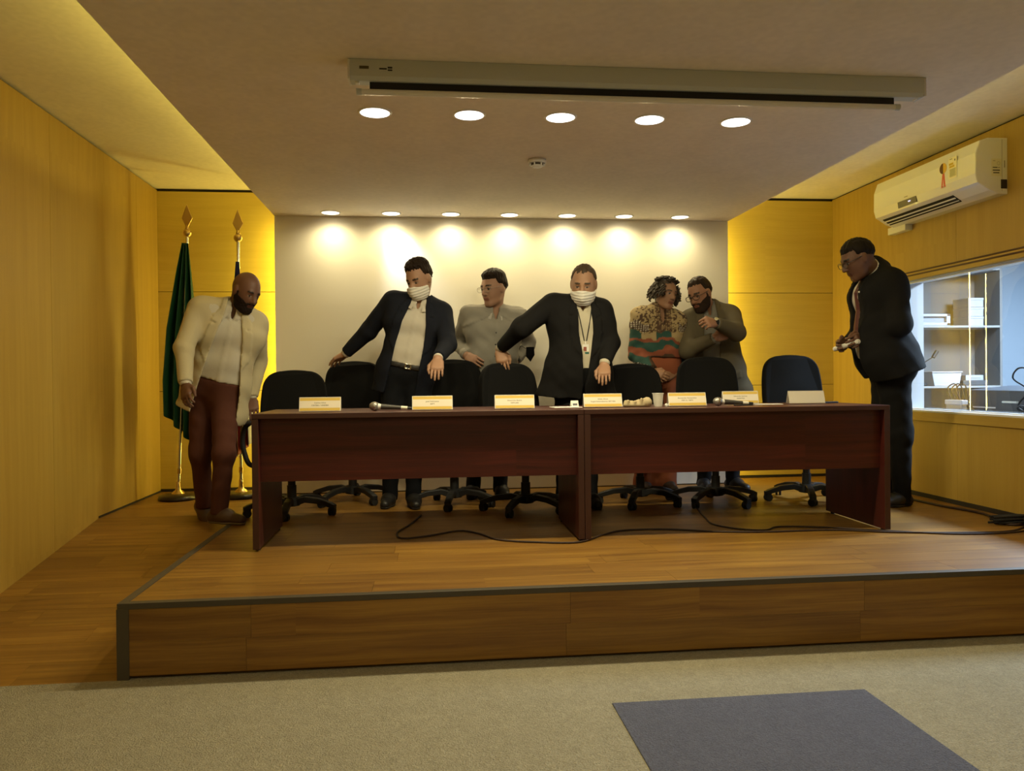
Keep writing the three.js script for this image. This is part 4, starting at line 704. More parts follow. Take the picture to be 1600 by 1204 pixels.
  if (o.glasses) {
    const g = [], rim = k => { const pts = []; for (let i = 0; i < 20; i++) { const a = i * Math.PI / 10, c = Math.cos(a), sn = Math.sin(a); pts.push(world([k * 0.033 + 0.0265 * Math.sign(c) * Math.abs(c) ** 0.7, 0.0 + 0.0175 * Math.sign(sn) * Math.abs(sn) ** 0.75, 0.104 - 0.12 * (k * 0.033 + 0.026 * c - 0) ** 2 * 6])); } return pts; };
    const r = o.glasses.r || 0.0022;
    out.rims = [-1, 1].map(k => tube(rim(k), r, 40, 6, true)); out.bridge = tube([[-0.008, 0.004, 0.104], [0, 0.008, 0.107], [0.008, 0.004, 0.104]].map(world), r, 10, 6);
    out.temples = [-1, 1].map(k => tube([[k * 0.059, 0.007, 0.096], [k * 0.078, 0.01, 0.06], [k * 0.083, 0.01, 0.0], [k * 0.081, -0.01, -0.02]].map(world), r * 0.9, 20, 5));
    out.lenses = [-1, 1].map(k => { const p = rim(k), c = p.reduce((a, b) => vadd(a, b), [0, 0, 0]).map(q => q / p.length), pos = []; for (let i = 0; i < p.length; i++) pos.push(...c, ...p[i], ...p[(i + 1) % p.length]); const gg = new THREE.BufferGeometry(); gg.setAttribute('position', new THREE.Float32BufferAttribute(pos, 3)); gg.computeVertexNormals(); return gg; });
  }
  return out;
}
function person(o) {
  const J = POSE[o.pose], g = o.girth || 1, belly = o.belly || 0.015;
  const baseP = [(J.ankR[0] + J.ankL[0]) / 2, S, (J.ankR[2] + J.ankL[2]) / 2];
  const t = thing('person', o.label, 'person', baseP);
  const put = (parent, name, geos, m, label) => part(parent, name, (Array.isArray(geos) ? geos : [geos]).map(q => q.clone().translate(-baseP[0], -baseP[1], -baseP[2])), m, label);
  const up = vnorm(vsub(J.neck, J.pelvis)), TL = vlen(vsub(J.neck, J.pelvis)), shA = vnorm(vsub(J.shL, J.shR)), hipA = vnorm(vsub(J.hipL, J.hipR));
  let AX = vnorm(vsub(shA, vmul(up, vdot(shA, up)))); const FW = vcross(AX, up), sw = vlen(vsub(J.shL, J.shR)) / 2;
  const loc = (x, y, z) => { const d = [x - J.pelvis[0], y - J.pelvis[1], z - J.pelvis[2]]; return [vdot(d, AX), vdot(d, up), vdot(d, FW)]; };
  const tw = p => vadd(J.pelvis, vadd(vmul(AX, p[0]), vadd(vmul(up, p[1]), vmul(FW, p[2]))));
  const lvl = (tt, hw, r, fwd) => { const c = vadd(vlerp(J.pelvis, J.neck, tt), vmul(FW, fwd)), ax = vnorm(vlerp(hipA, shA, clamp(tt, 0, 1))); return cap(vsub(c, vmul(ax, hw)), vadd(c, vmul(ax, hw)), r); };
  const torso = inf => uni([cap(vadd(vlerp(J.shR, J.shL, 0.14), vmul(up, -0.03)), vadd(vlerp(J.shL, J.shR, 0.14), vmul(up, -0.03)), 0.062 + inf), lvl(0.74, sw * 0.62, 0.1 * g + inf, 0.012), lvl(0.42, 0.07 * g, 0.102 * g + inf, 0.01 + belly * 0.5), lvl(0.22, 0.05 * g, 0.1 * g + inf, belly), lvl(0.03, 0.07 * g, 0.105 * g + inf, 0.0), cap(vadd(J.neck, vmul(up, 0.035)), vlerp(J.shR, J.neck, 0.2), 0.036 + inf, 0.05 + inf), cap(vadd(J.neck, vmul(up, 0.035)), vlerp(J.shL, J.neck, 0.2), 0.036 + inf, 0.05 + inf)], 0.07);
  const ag = o.armG || 1;
  const arm = (k, inf, cut) => {
    const s = J['sh' + k], e = J['elbow' + k], w = J['wrist' + k], d = vnorm(vsub(w, e)), end = vadd(w, vmul(d, cut)), u = uni([cap(s, e, 0.054 * ag + inf, 0.044 * ag + inf), cap(e, end, 0.043 * ag + inf, 0.03 + inf * 0.75)], 0.03);
    return cut === null ? u : (x, y, z) => Math.max(u(x, y, z), (x - end[0]) * d[0] + (y - end[1]) * d[1] + (z - end[2]) * d[2]);
  };
  const lg = o.legG || 1;
  const creases = (x, y, z) => { let k = 0; for (const [e, w] of [[J.elbowR, 150], [J.elbowL, 150], [vlerp(J.shR, J.neck, -0.1), 220], [vlerp(J.shL, J.neck, -0.1), 220]]) { const d = (x - e[0]) ** 2 + (y - e[1]) ** 2 + (z - e[2]) ** 2; k += Math.exp(-d * w) * (w < 200 ? 1 : 0.3); } return k * 0.45; };
  const legs = inf => ['R', 'L'].map(k => uni([cap(J['hip' + k], J['knee' + k], 0.082 * lg + inf, 0.056 * lg + inf), cap(J['knee' + k], J['ank' + k], 0.054 * lg + inf, 0.036 + inf * 1.1)], 0.04));
  const allPts = Object.values(J);
  // body
  const hd = headParts(J.head, { ...o, neck: J.neck });
  {
    const tf = torso(-0.012), la = ['R', 'L'].map(k => arm(k, -0.008, 0.0)), ll = legs(-0.008);
    const f = (x, y, z) => { let d = tf(x, y, z); for (const q of la) d = smin(d, q(x, y, z), 0.03); for (const q of ll) d = smin(d, q(x, y, z), 0.03); return d; };
    const pts = allPts.filter(p => p !== J.head && p !== J.tipR && p !== J.tipL), [lo, hi] = bounds(pts, 0.16);
    const gs = [netMesh(f, lo, hi, 0.016, () => o.skin), hd.geo];
    for (const k of ['R', 'L']) gs.push(handGeo(J['wrist' + k], J['tip' + k], o.hands[k][0], k, o.handScale || 1.06, o.hands[k][1], o.skin));
    put(t, 'body', gs, skinMat);
  }
  if (hd.hair) put(t, 'hair', hd.hair, cloth(...o.hair.color, 0.6));
  if (o.curls) {
    const gs = [];
    for (let i = 0; i < 300; i++) {
      const a = rnd() * 6.283, b = Math.acos(1 - 1.55 * rnd()), dir = [Math.sin(b) * Math.cos(a), Math.cos(b), Math.sin(b) * Math.sin(a)];
      if (dir[2] > 0.3 && dir[1] < 0.66 && Math.abs(dir[0]) < 0.68) continue;
      const c0 = [dir[0] * 0.1, 0.03 + dir[1] * 0.104, -0.012 + dir[2] * 0.108], len = rr(0.035, 0.06), ph = rnd() * 6.3, pts = [];
      for (let k = 0; k < 9; k++) { const q = k / 8; pts.push(hd.world([c0[0] + dir[0] * 0.026 * q + 0.009 * Math.cos(ph + 9 * q), c0[1] - len * q * (dir[1] < 0.6 ? 1 : 0.35) + 0.006 * Math.sin(ph + 9 * q) + (dir[1] > 0.6 ? 0.018 * q : 0), c0[2] + dir[2] * 0.026 * q + 0.009 * Math.sin(ph + 9 * q)])); }
      gs.push(tube(pts, 0.0062, 10, 5));
    }
    put(t, 'hair', [hd.hairBase ? hd.hairBase : hd.local((x, y, z) => Math.max(ell([0, 0.025, -0.016], [0.088, 0.1, 0.104])(x, y, z), (0.05 - 1.2 * Math.max(0, 0.04 - z)) - y + (z < 0 ? -0.02 : 0), z > 0.03 ? 0.074 - y : -1), 0.006), ...gs], cloth(...o.curls, 0.55), 'greying curls');
  }
  if (hd.beard) put(t, 'beard', hd.beard, cloth(...o.beard.color, 0.75));
  if (hd.mask) { const m = put(t, 'face_mask', hd.mask, cloth(0.8, 0.78, 0.72), 'white pleated face mask'); for (const l of hd.loops) put(m, 'ear_loop', l, cloth(0.8, 0.78, 0.72)); }
  if (hd.rims) { const fm = mat(lin(...(o.glasses.color || [0.02, 0.015, 0.012])), 0.35), q = put(t, 'glasses', hd.bridge, fm); hd.rims.forEach(r => put(q, 'rim', r, fm)); hd.temples.forEach(r => put(q, 'temple', r, fm)); hd.lenses.forEach(r => put(q, 'lens', r, lensMat)); }
  // trousers
  {
    const hem = S + (o.trouserHem ?? 0.035), hips = uni([lvl(0.03, 0.072 * g, 0.108 * g + 0.012, 0.0), lvl(0.2, 0.062 * g, 0.1 * g + 0.012, belly * 0.9)], 0.07), fl = o.flare || 0;
    const ll = ['R', 'L'].map(k => uni([cap(J['hip' + k], J['knee' + k], 0.092 * lg, 0.07 * lg + fl * 0.5), cap(J['knee' + k], vadd(J['ank' + k], [0, -0.04, 0]), 0.064 * lg + fl * 0.5, (o.hemR ?? 0.056) + fl)], 0.04));
    const top = o.waist ?? 0.1;
    const f = (x, y, z) => { let d = hips(x, y, z); d = smin(d, ll[0](x, y, z), 0.05); d = smin(d, ll[1](x, y, z), 0.05); d += 0.0022 * fold(x, y, z); const p = loc(x, y, z); return Math.max(d, p[1] - top, hem - y); };
    const [lo, hi] = bounds([J.pelvis, J.hipR, J.hipL, J.kneeR, J.kneeL, J.ankR, J.ankL], 0.19);
    put(t, 'trousers', netMesh(f, lo, hi, 0.0105), cloth(...o.trousers));
    if (o.belt) {
      const bl = netMesh((x, y, z) => { const p = loc(x, y, z); return Math.max(hips(x, y, z) - 0.006, p[1] - top - 0.002, top - 0.036 - p[1], -(hips(x, y, z) + 0.02)); }, ...bounds([J.pelvis, tw([0, 0.1, 0])], 0.28), 0.0075);
      const b = put(t, 'belt', bl, mat(lin(0.012, 0.01, 0.009), 0.5));
      let zz = 0.4; while (zz > 0 && hips(...tw([o.belt, top - 0.017, zz])) > 0.008) zz -= 0.004;
      const c = tw([o.belt, top - 0.017, zz]), q = new THREE.Quaternion().setFromRotationMatrix(new THREE.Matrix4().makeBasis(new THREE.Vector3(...AX), new THREE.Vector3(...up), new THREE.Vector3(...FW)));
      const bg = ext([[-0.022, -0.018], [0.022, -0.018], [0.022, 0.018], [-0.022, 0.018]], 0.005, 0.001, [[-0.016, -0.012], [-0.016, 0.012], [0.016, 0.012], [0.016, -0.012]]); bg.applyQuaternion(q); bg.translate(...c);
      put(b, 'buckle', bg, chrome);
    }
  }
  // shirt or blouse
  {
    const inf = o.shirt.inf ?? 0.01, tf = torso(inf), slv = o.shirt.sleeves ? ['R', 'L'].map(k => arm(k, o.shirt.sleeves, o.shirt.cut ?? -0.01)) : [], cuffs = o.shirt.sleeves ? [] : ['R', 'L'].map(k => arm(k, 0.006, 0.004));
    const nd = vnorm(vsub(hd.world([0, -0.06, -0.02]), J.neck)), c0 = vadd(J.neck, vmul(nd, -0.02)), c1 = vadd(J.neck, vmul(nd, o.shirt.collarH ?? 0.045)), col = cylSeg(c0, c1, 0.078, 0.068);
    const bot = o.shirt.bottom ?? 0.04, v = o.shirt.v ?? 0.02;
    const f = (x, y, z) => {
      const p = loc(x, y, z); let d = Math.max(tf(x, y, z), bot - p[1]); for (const q of slv) d = smin(d, q(x, y, z), 0.03); for (const q of cuffs) d = Math.min(d, q(x, y, z));
      d += (0.6 * (o.shirt.wr ?? 0.003) + (o.shirt.sleeves ? 0.008 * creases(x, y, z) : 0)) * fold(x, y, z);
      d = smin(d, col(x, y, z), 0.012);
      // open collar at the front, placket
      const yy = p[1] - TL; const open = Math.max(Math.abs(p[0]) - clamp((yy + (o.shirt.deep ?? 0.045)) * 0.42, -0.05, v), 0.04 - p[2]);
      d = Math.max(d, -open);
      if (Math.abs(p[0]) < 0.014 && p[2] > 0.03) d -= 0.0022;
      const fl = yy + 0.02 + 0.5 * Math.abs(Math.abs(p[0]) - 0.045); if (p[2] > 0.0 && fl > 0 && yy < 0.05 && Math.abs(p[0]) > 0.012) d -= 0.007;
      return d;
    };
    const [lo, hi] = bounds([J.pelvis, J.neck, J.shR, J.shL, J.elbowR, J.elbowL, J.wristR, J.wristL, c1], 0.17);
    const cfn = o.shirt.pattern ? (x, y, z) => o.shirt.pattern(loc(x, y, z), TL, [x, y, z]) : null;
    const m = cfn ? mat(lin(1, 1, 1), 0.85, { vertexColors: true }) : cloth(...o.shirt.color);
    put(t, o.shirt.name || 'shirt', netMesh(f, lo, hi, o.shirt.cell ?? 0.009, cfn), m);
    { // turned-down collar: one leaf to each side of the throat
      const ref = vnorm(vsub(FW, vmul(nd, vdot(FW, nd)))), sd = vcross(nd, ref), base = J.neck;
      for (const s of [-1, 1]) {
        const N = 14, pos = [], id = [];
        for (let i = 0; i <= N; i++) { const a = lerp(Math.PI, 0.32, i / N), k = sst(1.5, 0.32, a), dir = vadd(vmul(ref, Math.cos(a)), vmul(sd, s * Math.sin(a))); const h = o.shirt.collarH ?? 0.045;
          pos.push(...vadd(base, vadd(vmul(nd, h + 0.008 - 0.02 * k), vmul(dir, 0.071 + 0.008 * k))), ...vadd(base, vadd(vmul(nd, 0.02 - 0.05 * k), vmul(dir, 0.1 + 0.026 * k)))); }
        for (let i = 0; i < N; i++) { const q = i * 2; id.push(q, q + 1, q + 2, q + 2, q + 1, q + 3); }
        const cg = new THREE.BufferGeometry(); cg.setAttribute('position', new THREE.Float32BufferAttribute(pos, 3)); cg.setIndex(id); cg.computeVertexNormals();
        put(t, 'collar_leaf', cg, mat(lin(...(o.shirt.collar || o.shirt.color)), 0.85, { side: THREE.DoubleSide }));
      }
    }
    if (o.shirt.buttons) for (const yy of o.shirt.buttons) { let zz = 0.3; while (zz > 0 && f(...tw([0, yy, zz])) > 0.001) zz -= 0.003; put(t, 'button', T(new THREE.SphereGeometry(0.0055, 10, 8), ...tw([0, yy, zz])), blackPlastic); }
    if (o.shirt.cuffBand) for (const k of ['R', 'L']) { const w = J['wrist' + k], d = vnorm(vsub(w, J['elbow' + k])); put(t, 'cuff', netMesh(cylSeg(vadd(w, vmul(d, -0.065)), vadd(w, vmul(d, -0.005)), 0.046, 0.041), ...bounds([w], 0.12), 0.006), cloth(...o.shirt.cuffBand)); }
    o.shirtF = f;
  }
  // jacket
  if (o.jacket) {
    const jk = o.jacket, inf = jk.inf ?? 0.024, skirt = uni([lvl(0.1, 0.082 * g, 0.115 * g + 0.02, belly * 0.6), lvl(-0.28, 0.092 * g + (jk.flare || 0), 0.115 * g + 0.02, (jk.skirtF || 0))], 0.1), tf0 = torso(inf), sl = ['R', 'L'].map(k => arm(k, jk.sleeve ?? 0.02, jk.cut ?? -0.015));
    const nd = vnorm(vsub(hd.world([0, -0.06, -0.02]), J.neck)), hole = cap(vadd(J.neck, vmul(nd, -0.01)), vadd(J.neck, vmul(nd, 0.3)), 0.073), coll = cylSeg(vadd(J.neck, vmul(nd, -0.03)), vadd(J.neck, vmul(nd, 0.028)), 0.1, 0.084);
    const extra = jk.extra ? jk.extra(tw) : null;
    const open = p => { const [l, r] = interp(jk.open, clamp(TL + 0.12 - p[1], 0, 2)); return [p[0] - l, r - p[0]]; };
    const f = (x, y, z) => {
      const p = loc(x, y, z); let d = smin(tf0(x, y, z), skirt(x, y, z), 0.07); if (extra) d = smin(d, extra(x, y, z), 0.06); d = smin(d, coll(x, y, z), 0.03);
      d = Math.max(d, jk.hem[0] + jk.hem[1] * p[0] + (jk.hem[2] || 0) * p[2] - p[1]);
      if (jk.vent && p[2] < 0) d = Math.max(d, -(Math.max(Math.abs(p[0]) - 0.012, p[1] + 0.02)));
      d += creases(x, y, z) * 0.011 * fold(x, y, z) + 0.45 * (jk.wr ?? 0.0035) * fold(x, y, z) + 0.002 * wob(x, y, z);
      d = Math.max(d, -hole(x, y, z));
      const [a, b] = open(p); const inside = Math.min(a, b);
      if (p[2] > 0.0) { const od = -inside; // > 0 outside the opening
        if (od > 0.0 && p[1] > jk.lapel) { const lw = 0.062 * sst(jk.lapel, jk.lapel + 0.12, p[1]) * (1 - 0.45 * sst(TL - 0.03, TL + 0.03, p[1])), notch = Math.abs(p[1] - (TL - 0.07)) < 0.006 && od > lw * 0.45; if (od < lw && !notch && p[2] > 0.02) d -= 0.0075; }
        d = Math.max(d, Math.min(inside, p[2] - 0.0)); }
      if (jk.pockets && p[2] > 0.02 && p[1] < 0.03 && p[1] > -0.03 && Math.abs(Math.abs(p[0]) - 0.115 * g) < 0.06) d -= 0.005;
      let a2 = 9; for (const q of sl) a2 = Math.min(a2, q(x, y, z)); if (a2 < 0.1) d = Math.max(smin(d, a2 + creases(x, y, z) * 0.011 * fold(x, y, z) + 0.002 * wob(x, y, z), 0.028), -hole(x, y, z));
      return d;
    };
    const [lo, hi] = bounds([J.pelvis, J.neck, J.shR, J.shL, J.elbowR, J.elbowL, J.wristR, J.wristL, tw([0, jk.hem[0] - 0.05, 0])], 0.25);
    put(t, 'jacket', netMesh(f, lo, hi, 0.0085), cloth(...jk.color));
    if (jk.button !== undefined) { let zz = 0.35; while (zz > 0 && f(...tw([jk.buttonX || 0, jk.button, zz])) > 0.001) zz -= 0.003; put(t, 'jacket_button', T(new THREE.SphereGeometry(0.009, 12, 8), ...tw([jk.buttonX || 0, jk.button, zz])), blackPlastic); }
    o.jacketF = f;
  }
  // shoes
  for (const k of ['R', 'L']) {
    const A = J['ank' + k], fw = vnorm(o.toes[k]), rt = vnorm(vcross(fw, [0, 1, 0])), u = vcross(rt, fw), at = (a, b, c) => vadd(A, vadd(vmul(fw, a), vadd(vmul(rt, b), vmul(u, c)))), low = A[1] - S > 0.075 && !o.raised?.[k] ? -(A[1] - S) : -0.085;
    const sh = uni([cap(at(-0.045, 0, low + 0.042), at(0.06, 0, low + 0.044), 0.042, 0.046), cap(at(0.06, 0, low + 0.04), at(0.17, 0.004, low + 0.03), 0.045, 0.034), cap(at(0, 0, -0.01), at(0.06, 0, low + 0.05), 0.046, 0.042)], 0.03);
    const lc = (x, y, z) => (x - A[0]) * u[0] + (y - A[1]) * u[1] + (z - A[2]) * u[2];
    const [lo, hi] = bounds([at(-0.1, 0, low), at(0.22, 0, low), A], 0.07);
    const q = put(t, 'shoe', netMesh((x, y, z) => Math.max(sh(x, y, z), low + 0.014 - lc(x, y, z)), lo, hi, 0.0075), mat(lin(...o.shoes), 0.5));
    put(q, 'sole', netMesh((x, y, z) => { const c = lc(x, y, z); return Math.max(sh(x, y, z) - 0.004, c - low - 0.016, low + 0.0005 - c); }, lo, hi, 0.0065), mat(lin(...(o.soles || [0.02, 0.018, 0.015])), 0.7));
  }
  return { t, J, hd, tw, put, loc, AX, up, FW, TL };
}
const P1 = person({ pose: 'cream', label: 'bald bearded man in a cream blazer and brown trousers stepping onto the stage', look: [50, 26, -6], headScale: 1.02, skin: [0.135, 0.06, 0.036], brow: [0.012, 0.008, 0.006], beard: { color: [0.014, 0.008, 0.006], y: 0.058 }, girth: 1.04, armG: 0.98,
  hands: { R: [[0.55, 0, -0.8], 0.45], L: [[-0.2, -0.3, -1], 0.5] }, trousers: [0.085, 0.028, 0.017], legG: 1.0, hemR: 0.054, belt: 0.0, waist: 0.105, trouserHem: 0.06,
  shirt: { color: [0.52, 0.49, 0.42], wr: 0.0018, bottom: 0.103, inf: 0.016 },
  jacket: { color: [0.5, 0.44, 0.29], open: [[0, -0.045, 0.045], [0.12, -0.05, 0.05], [0.25, -0.075, 0.085], [0.45, -0.1, 0.115], [0.62, -0.115, 0.145], [0.9, -0.13, 0.165]], hem: [-0.15, -0.05], lapel: 0.18, flare: 0.03, wr: 0.004, sleeve: 0.017 },
  shoes: [0.07, 0.035, 0.02], soles: [0.2, 0.16, 0.1], toes: { R: [0.5, -0.55, 0.55], L: [0.92, 0, 0.4] }, raised: { R: true } });
const P2 = person({ pose: 'navy', label: 'man in a navy blazer and white face mask holding a chair top', look: [-36, 26, 2], headScale: 1.08, skin: [0.4, 0.225, 0.14], brow: [0.03, 0.018, 0.01], hair: { color: [0.022, 0.013, 0.008], line: 0.02, slope: 0.55, front: 0.078, top: 0.014, t: 0.01, rough: 0.0035, templeY: 0.03 }, mask: true,
  hands: { R: [[0.1, -1, 0.2], 0.35], L: [[0, -0.5, -0.9], 0.35] }, trousers: [0.008, 0.009, 0.012], belt: 0.02, waist: 0.11,
  shirt: { color: [0.6, 0.56, 0.48], bottom: 0.105, wr: 0.003, inf: 0.014 },
  jacket: { color: [0.012, 0.014, 0.022], open: [[0, -0.045, 0.045], [0.12, -0.055, 0.055], [0.25, -0.085, 0.085], [0.4, -0.1, 0.1], [0.6, -0.105, 0.1], [0.9, -0.12, 0.11]], hem: [-0.13, 0.0], lapel: 0.16 },
  shoes: [0.01, 0.009, 0.009], toes: { R: [-0.15, 0, 1], L: [0.15, 0, 1] } });
const P3 = person({ pose: 'grey', label: 'man with glasses in a grey button-up shirt looking to the left', look: [-48, 8, 0], headScale: 1.1, skin: [0.36, 0.2, 0.13], brow: [0.03, 0.018, 0.01], hair: { color: [0.02, 0.012, 0.008], line: 0.025, slope: 0.5, front: 0.068, top: 0.012, t: 0.013, templeY: 0.03 }, glasses: { color: [0.35, 0.32, 0.28], r: 0.0014 }, girth: 1.1,
  hands: { R: [[0.1, 0, -1], 0.4], L: [[0, 0, -1], 0.5] }, trousers: [0.03, 0.03, 0.035], waist: 0.05,
  shirt: { color: [0.27, 0.255, 0.22], collar: [0.42, 0.4, 0.36], sleeves: 0.018, bottom: -0.05, buttons: [0.36, 0.27, 0.18, 0.09], cuffBand: [0.36, 0.34, 0.3], wr: 0.0045, v: 0.03, deep: 0.06 },
  shoes: [0.012, 0.01, 0.009], toes: { R: [-0.15, 0, 1], L: [0.2, 0, 1] } });
const P4O = { pose: 'black', label: 'balding man in black suit and white face mask, badge on his chest', look: [-18, 20, -3], headScale: 1.1, faceWide: 1.12, skin: [0.38, 0.21, 0.125], brow: [0.06, 0.04, 0.025], hair: { color: [0.06, 0.038, 0.022], line: 0.015, slope: 0.5, front: 0.082, t: 0.008, templeY: 0.04 }, mask: true, girth: 1.14, belly: 0.035, armG: 1.15,
  hands: { R: [[0.2, -0.3, -1], 0.4], L: [[0.2, 0, -1], 0.4] }, trousers: [0.008, 0.008, 0.009], waist: 0.1,
  shirt: { color: [0.55, 0.5, 0.38], bottom: 0.07, wr: 0.003 },
  jacket: { color: [0.011, 0.0105, 0.0105], open: [[0, -0.045, 0.045], [0.12, -0.045, 0.055], [0.3, -0.03, 0.075], [0.45, 0.0, 0.06], [0.56, 0.01, 0.05], [0.68, 0.02, 0.03], [0.9, 0.0, 0.06]], hem: [-0.13, 0.0], lapel: 0.14, flare: 0.05, cut: -0.02 },
  shoes: [0.01, 0.009, 0.009], toes: { R: [-0.2, 0, 1], L: [0.15, 0, 1] } };
const P4 = person(P4O), P4F = { shirt: P4O.shirtF, jacket: P4O.jacketF };
const teal = [0.018, 0.07, 0.055], rust = [0.24, 0.065, 0.028], gold = [0.36, 0.27, 0.13], umber = [0.075, 0.04, 0.02], dark = [0.03, 0.02, 0.014];
const P5 = person({ pose: 'woman', label: 'woman with greying curly hair in a patterned blouse and orange trousers, hands clasped', look: [22, 8, -8], headScale: 1.0, skin: [0.34, 0.18, 0.1], brow: [0.05, 0.03, 0.02], curls: [0.07, 0.055, 0.04], girth: 0.95, belly: 0.02, armG: 0.95, neckR: 0.85,
  hands: { R: [[0, 0.1, -1], 0.7], L: [[0, 0.1, -1], 0.7] }, trousers: [0.3, 0.09, 0.04], waist: 0.15, flare: 0.035, trouserHem: 0.02, handScale: 0.98,
  shirt: { name: 'blouse', collar: [0.3, 0.22, 0.1], sleeves: 0.03, bottom: 0.1, inf: 0.022, wr: 0.006, cell: 0.0065, v: 0.03, deep: 0.09, pattern: (p, TL, w) => {
    const y = w[1] + 0.014 * Math.sin(w[0] * 26) + 0.05 * (n16(w[0] * 22 + 9, w[1] * 22 + w[2] * 9) - 0.5), ax = Math.abs(p[0]), n = n64(w[0] * 90 + 30, w[1] * 90), dots = Math.hypot(((w[0] * 62) % 1 + 1) % 1 - 0.5, ((w[1] * 62) % 1 + 1) % 1 - 0.5) < 0.3;
    if (y < 1.33) return dots ? [0.55, 0.5, 0.42] : dark; if (y < 1.40) return ax > 0.12 ? teal : umber; if (y < 1.455) return rust; if (y < 1.505) return teal; if (y < 1.535) return rust; if (y < 1.585) return ax < 0.17 && ax > 0.06 ? gold : teal;
    if (y > 1.6 && y < 1.66 && ax > 0.12) return dots ? [0.6, 0.55, 0.45] : umber;
    if (ax < 0.06) return n > 0.5 ? umber : dots ? gold : [0.14, 0.08, 0.04]; return n > 0.62 ? umber : gold; } },
  shoes: [0.05, 0.03, 0.02], toes: { R: [-0.1, 0, 1], L: [0.15, 0, 1] } });
const P6 = person({ pose: 'olive', label: 'bearded man with glasses in an olive blazer, arms folded and pointing', look: [-54, 20, 8], headScale: 1.08, skin: [0.33, 0.165, 0.095], brow: [0.02, 0.012, 0.008], hair: { color: [0.03, 0.018, 0.011], line: 0.02, slope: 0.55, front: 0.078, top: 0.004, t: 0.01, templeY: 0.03 }, beard: { color: [0.03, 0.018, 0.012], y: 0.058 }, glasses: { r: 0.0024 }, girth: 1.12, belly: 0.03, armG: 1.1,
  hands: { R: [[0, 0.2, -1], 1.3], L: [[0, -0.5, -1], 1.15] }, trousers: [0.012, 0.012, 0.014], waist: 0.1,
  shirt: { color: [0.2, 0.19, 0.165], bottom: -0.02, wr: 0.003 },
  jacket: { color: [0.1, 0.082, 0.048], open: [[0, -0.045, 0.045], [0.12, -0.05, 0.05], [0.3, -0.07, 0.06], [0.5, -0.1, 0.03], [0.7, -0.12, 0.02], [0.95, -0.14, 0.02]], hem: [-0.13, -0.12], lapel: 0.2, flare: 0.05, pockets: true, cut: -0.012 },
  shoes: [0.014, 0.014, 0.016], toes: { R: [-0.25, 0, 1], L: [0.3, 0, 1] } });
const P7O = { pose: 'right', label: 'heavy-set man in a black suit and glasses standing in profile at the right', look: [-94, 24, 0], headScale: 1.12, faceWide: 1.12, neckR: 1.15, skin: [0.13, 0.058, 0.033], brow: [0.01, 0.007, 0.005], hair: { color: [0.008, 0.005, 0.004], line: 0.02, slope: 0.4, front: 0.062, t: 0.011, templeY: 0.035 }, glasses: { r: 0.0026 }, girth: 1.42, belly: 0.06, armG: 1.35, legG: 1.25,
  hands: { R: [[0.1, 0, 1], 0.7], L: [[0.1, -0.1, -1], 0.7] }, trousers: [0.008, 0.0078, 0.008], waist: 0.1, trouserHem: 0.02, handScale: 1.1,
  shirt: { color: [0.62, 0.57, 0.5], bottom: 0.03, wr: 0.002, inf: 0.012, collarH: 0.07 },
  jacket: { color: [0.0095, 0.009, 0.009], open: [[0, -0.05, 0.05], [0.12, -0.06, 0.05], [0.3, -0.08, 0.07], [0.5, -0.09, 0.085], [0.9, -0.1, 0.09]], hem: [-0.05, 0.0, -0.16], lapel: 0.25, flare: 0.03, skirtF: -0.05, cut: -0.02 },
  shoes: [0.01, 0.009, 0.009], toes: { R: [-1, 0, 0.15], L: [-1, 0, 0.25] } };
const P7 = person(P7O), P7F = { shirt: P7O.shirtF, jacket: P7O.jacketF };

// what they wear besides
function onFront(P, F, x, y, off = 0.002) { let z = 0.45; while (z > -0.1 && F(...P.tw([x, y, z])) > off) z -= 0.002; return P.tw([x, y, z]); }
{ // badge on a lanyard: black suit
  const F = (x, y, z) => Math.min(P4F.jacket(x, y, z), P4F.shirt(x, y, z));
  const top = P4.TL - 0.02, pts = side => [0, 1, 2, 3, 4].map(i => onFront(P4, P4F.shirt, side * (0.05 - 0.0105 * i) + 0.012 * i / 4 + 0.008, top - 0.055 * i, 0.004));
  for (const s of [-1, 1]) P4.put(P4.t, 'lanyard', [tube(pts(s), 0.0035, 24, 6)], blackPlastic);
  const e = onFront(P4, F, 0.02, top - 0.225, 0.006), b = vadd(e, [0, -0.055, 0.006]);
  P4.put(P4.t, 'badge_clip', [rod(e, vadd(b, [0, 0.035, 0]), 0.004)], whitePlastic);
  const bd = P4.put(P4.t, 'badge', [T(rbox(0.046, 0.07, 0.003, 0.002), ...b)], whitePlastic, 'white badge with a photo');
  P4.put(bd, 'badge_photo', [T(rbox(0.022, 0.03, 0.002, 0.0005), b[0] - 0.005, b[1] + 0.002, b[2] + 0.002)], mat(lin(0.3, 0.08, 0.05), 0.5));
  P4.put(bd, 'badge_band', [T(rbox(0.046, 0.014, 0.002, 0.0005), b[0], b[1] - 0.026, b[2] + 0.002)], mat(lin(0.02, 0.12, 0.09), 0.5));
}
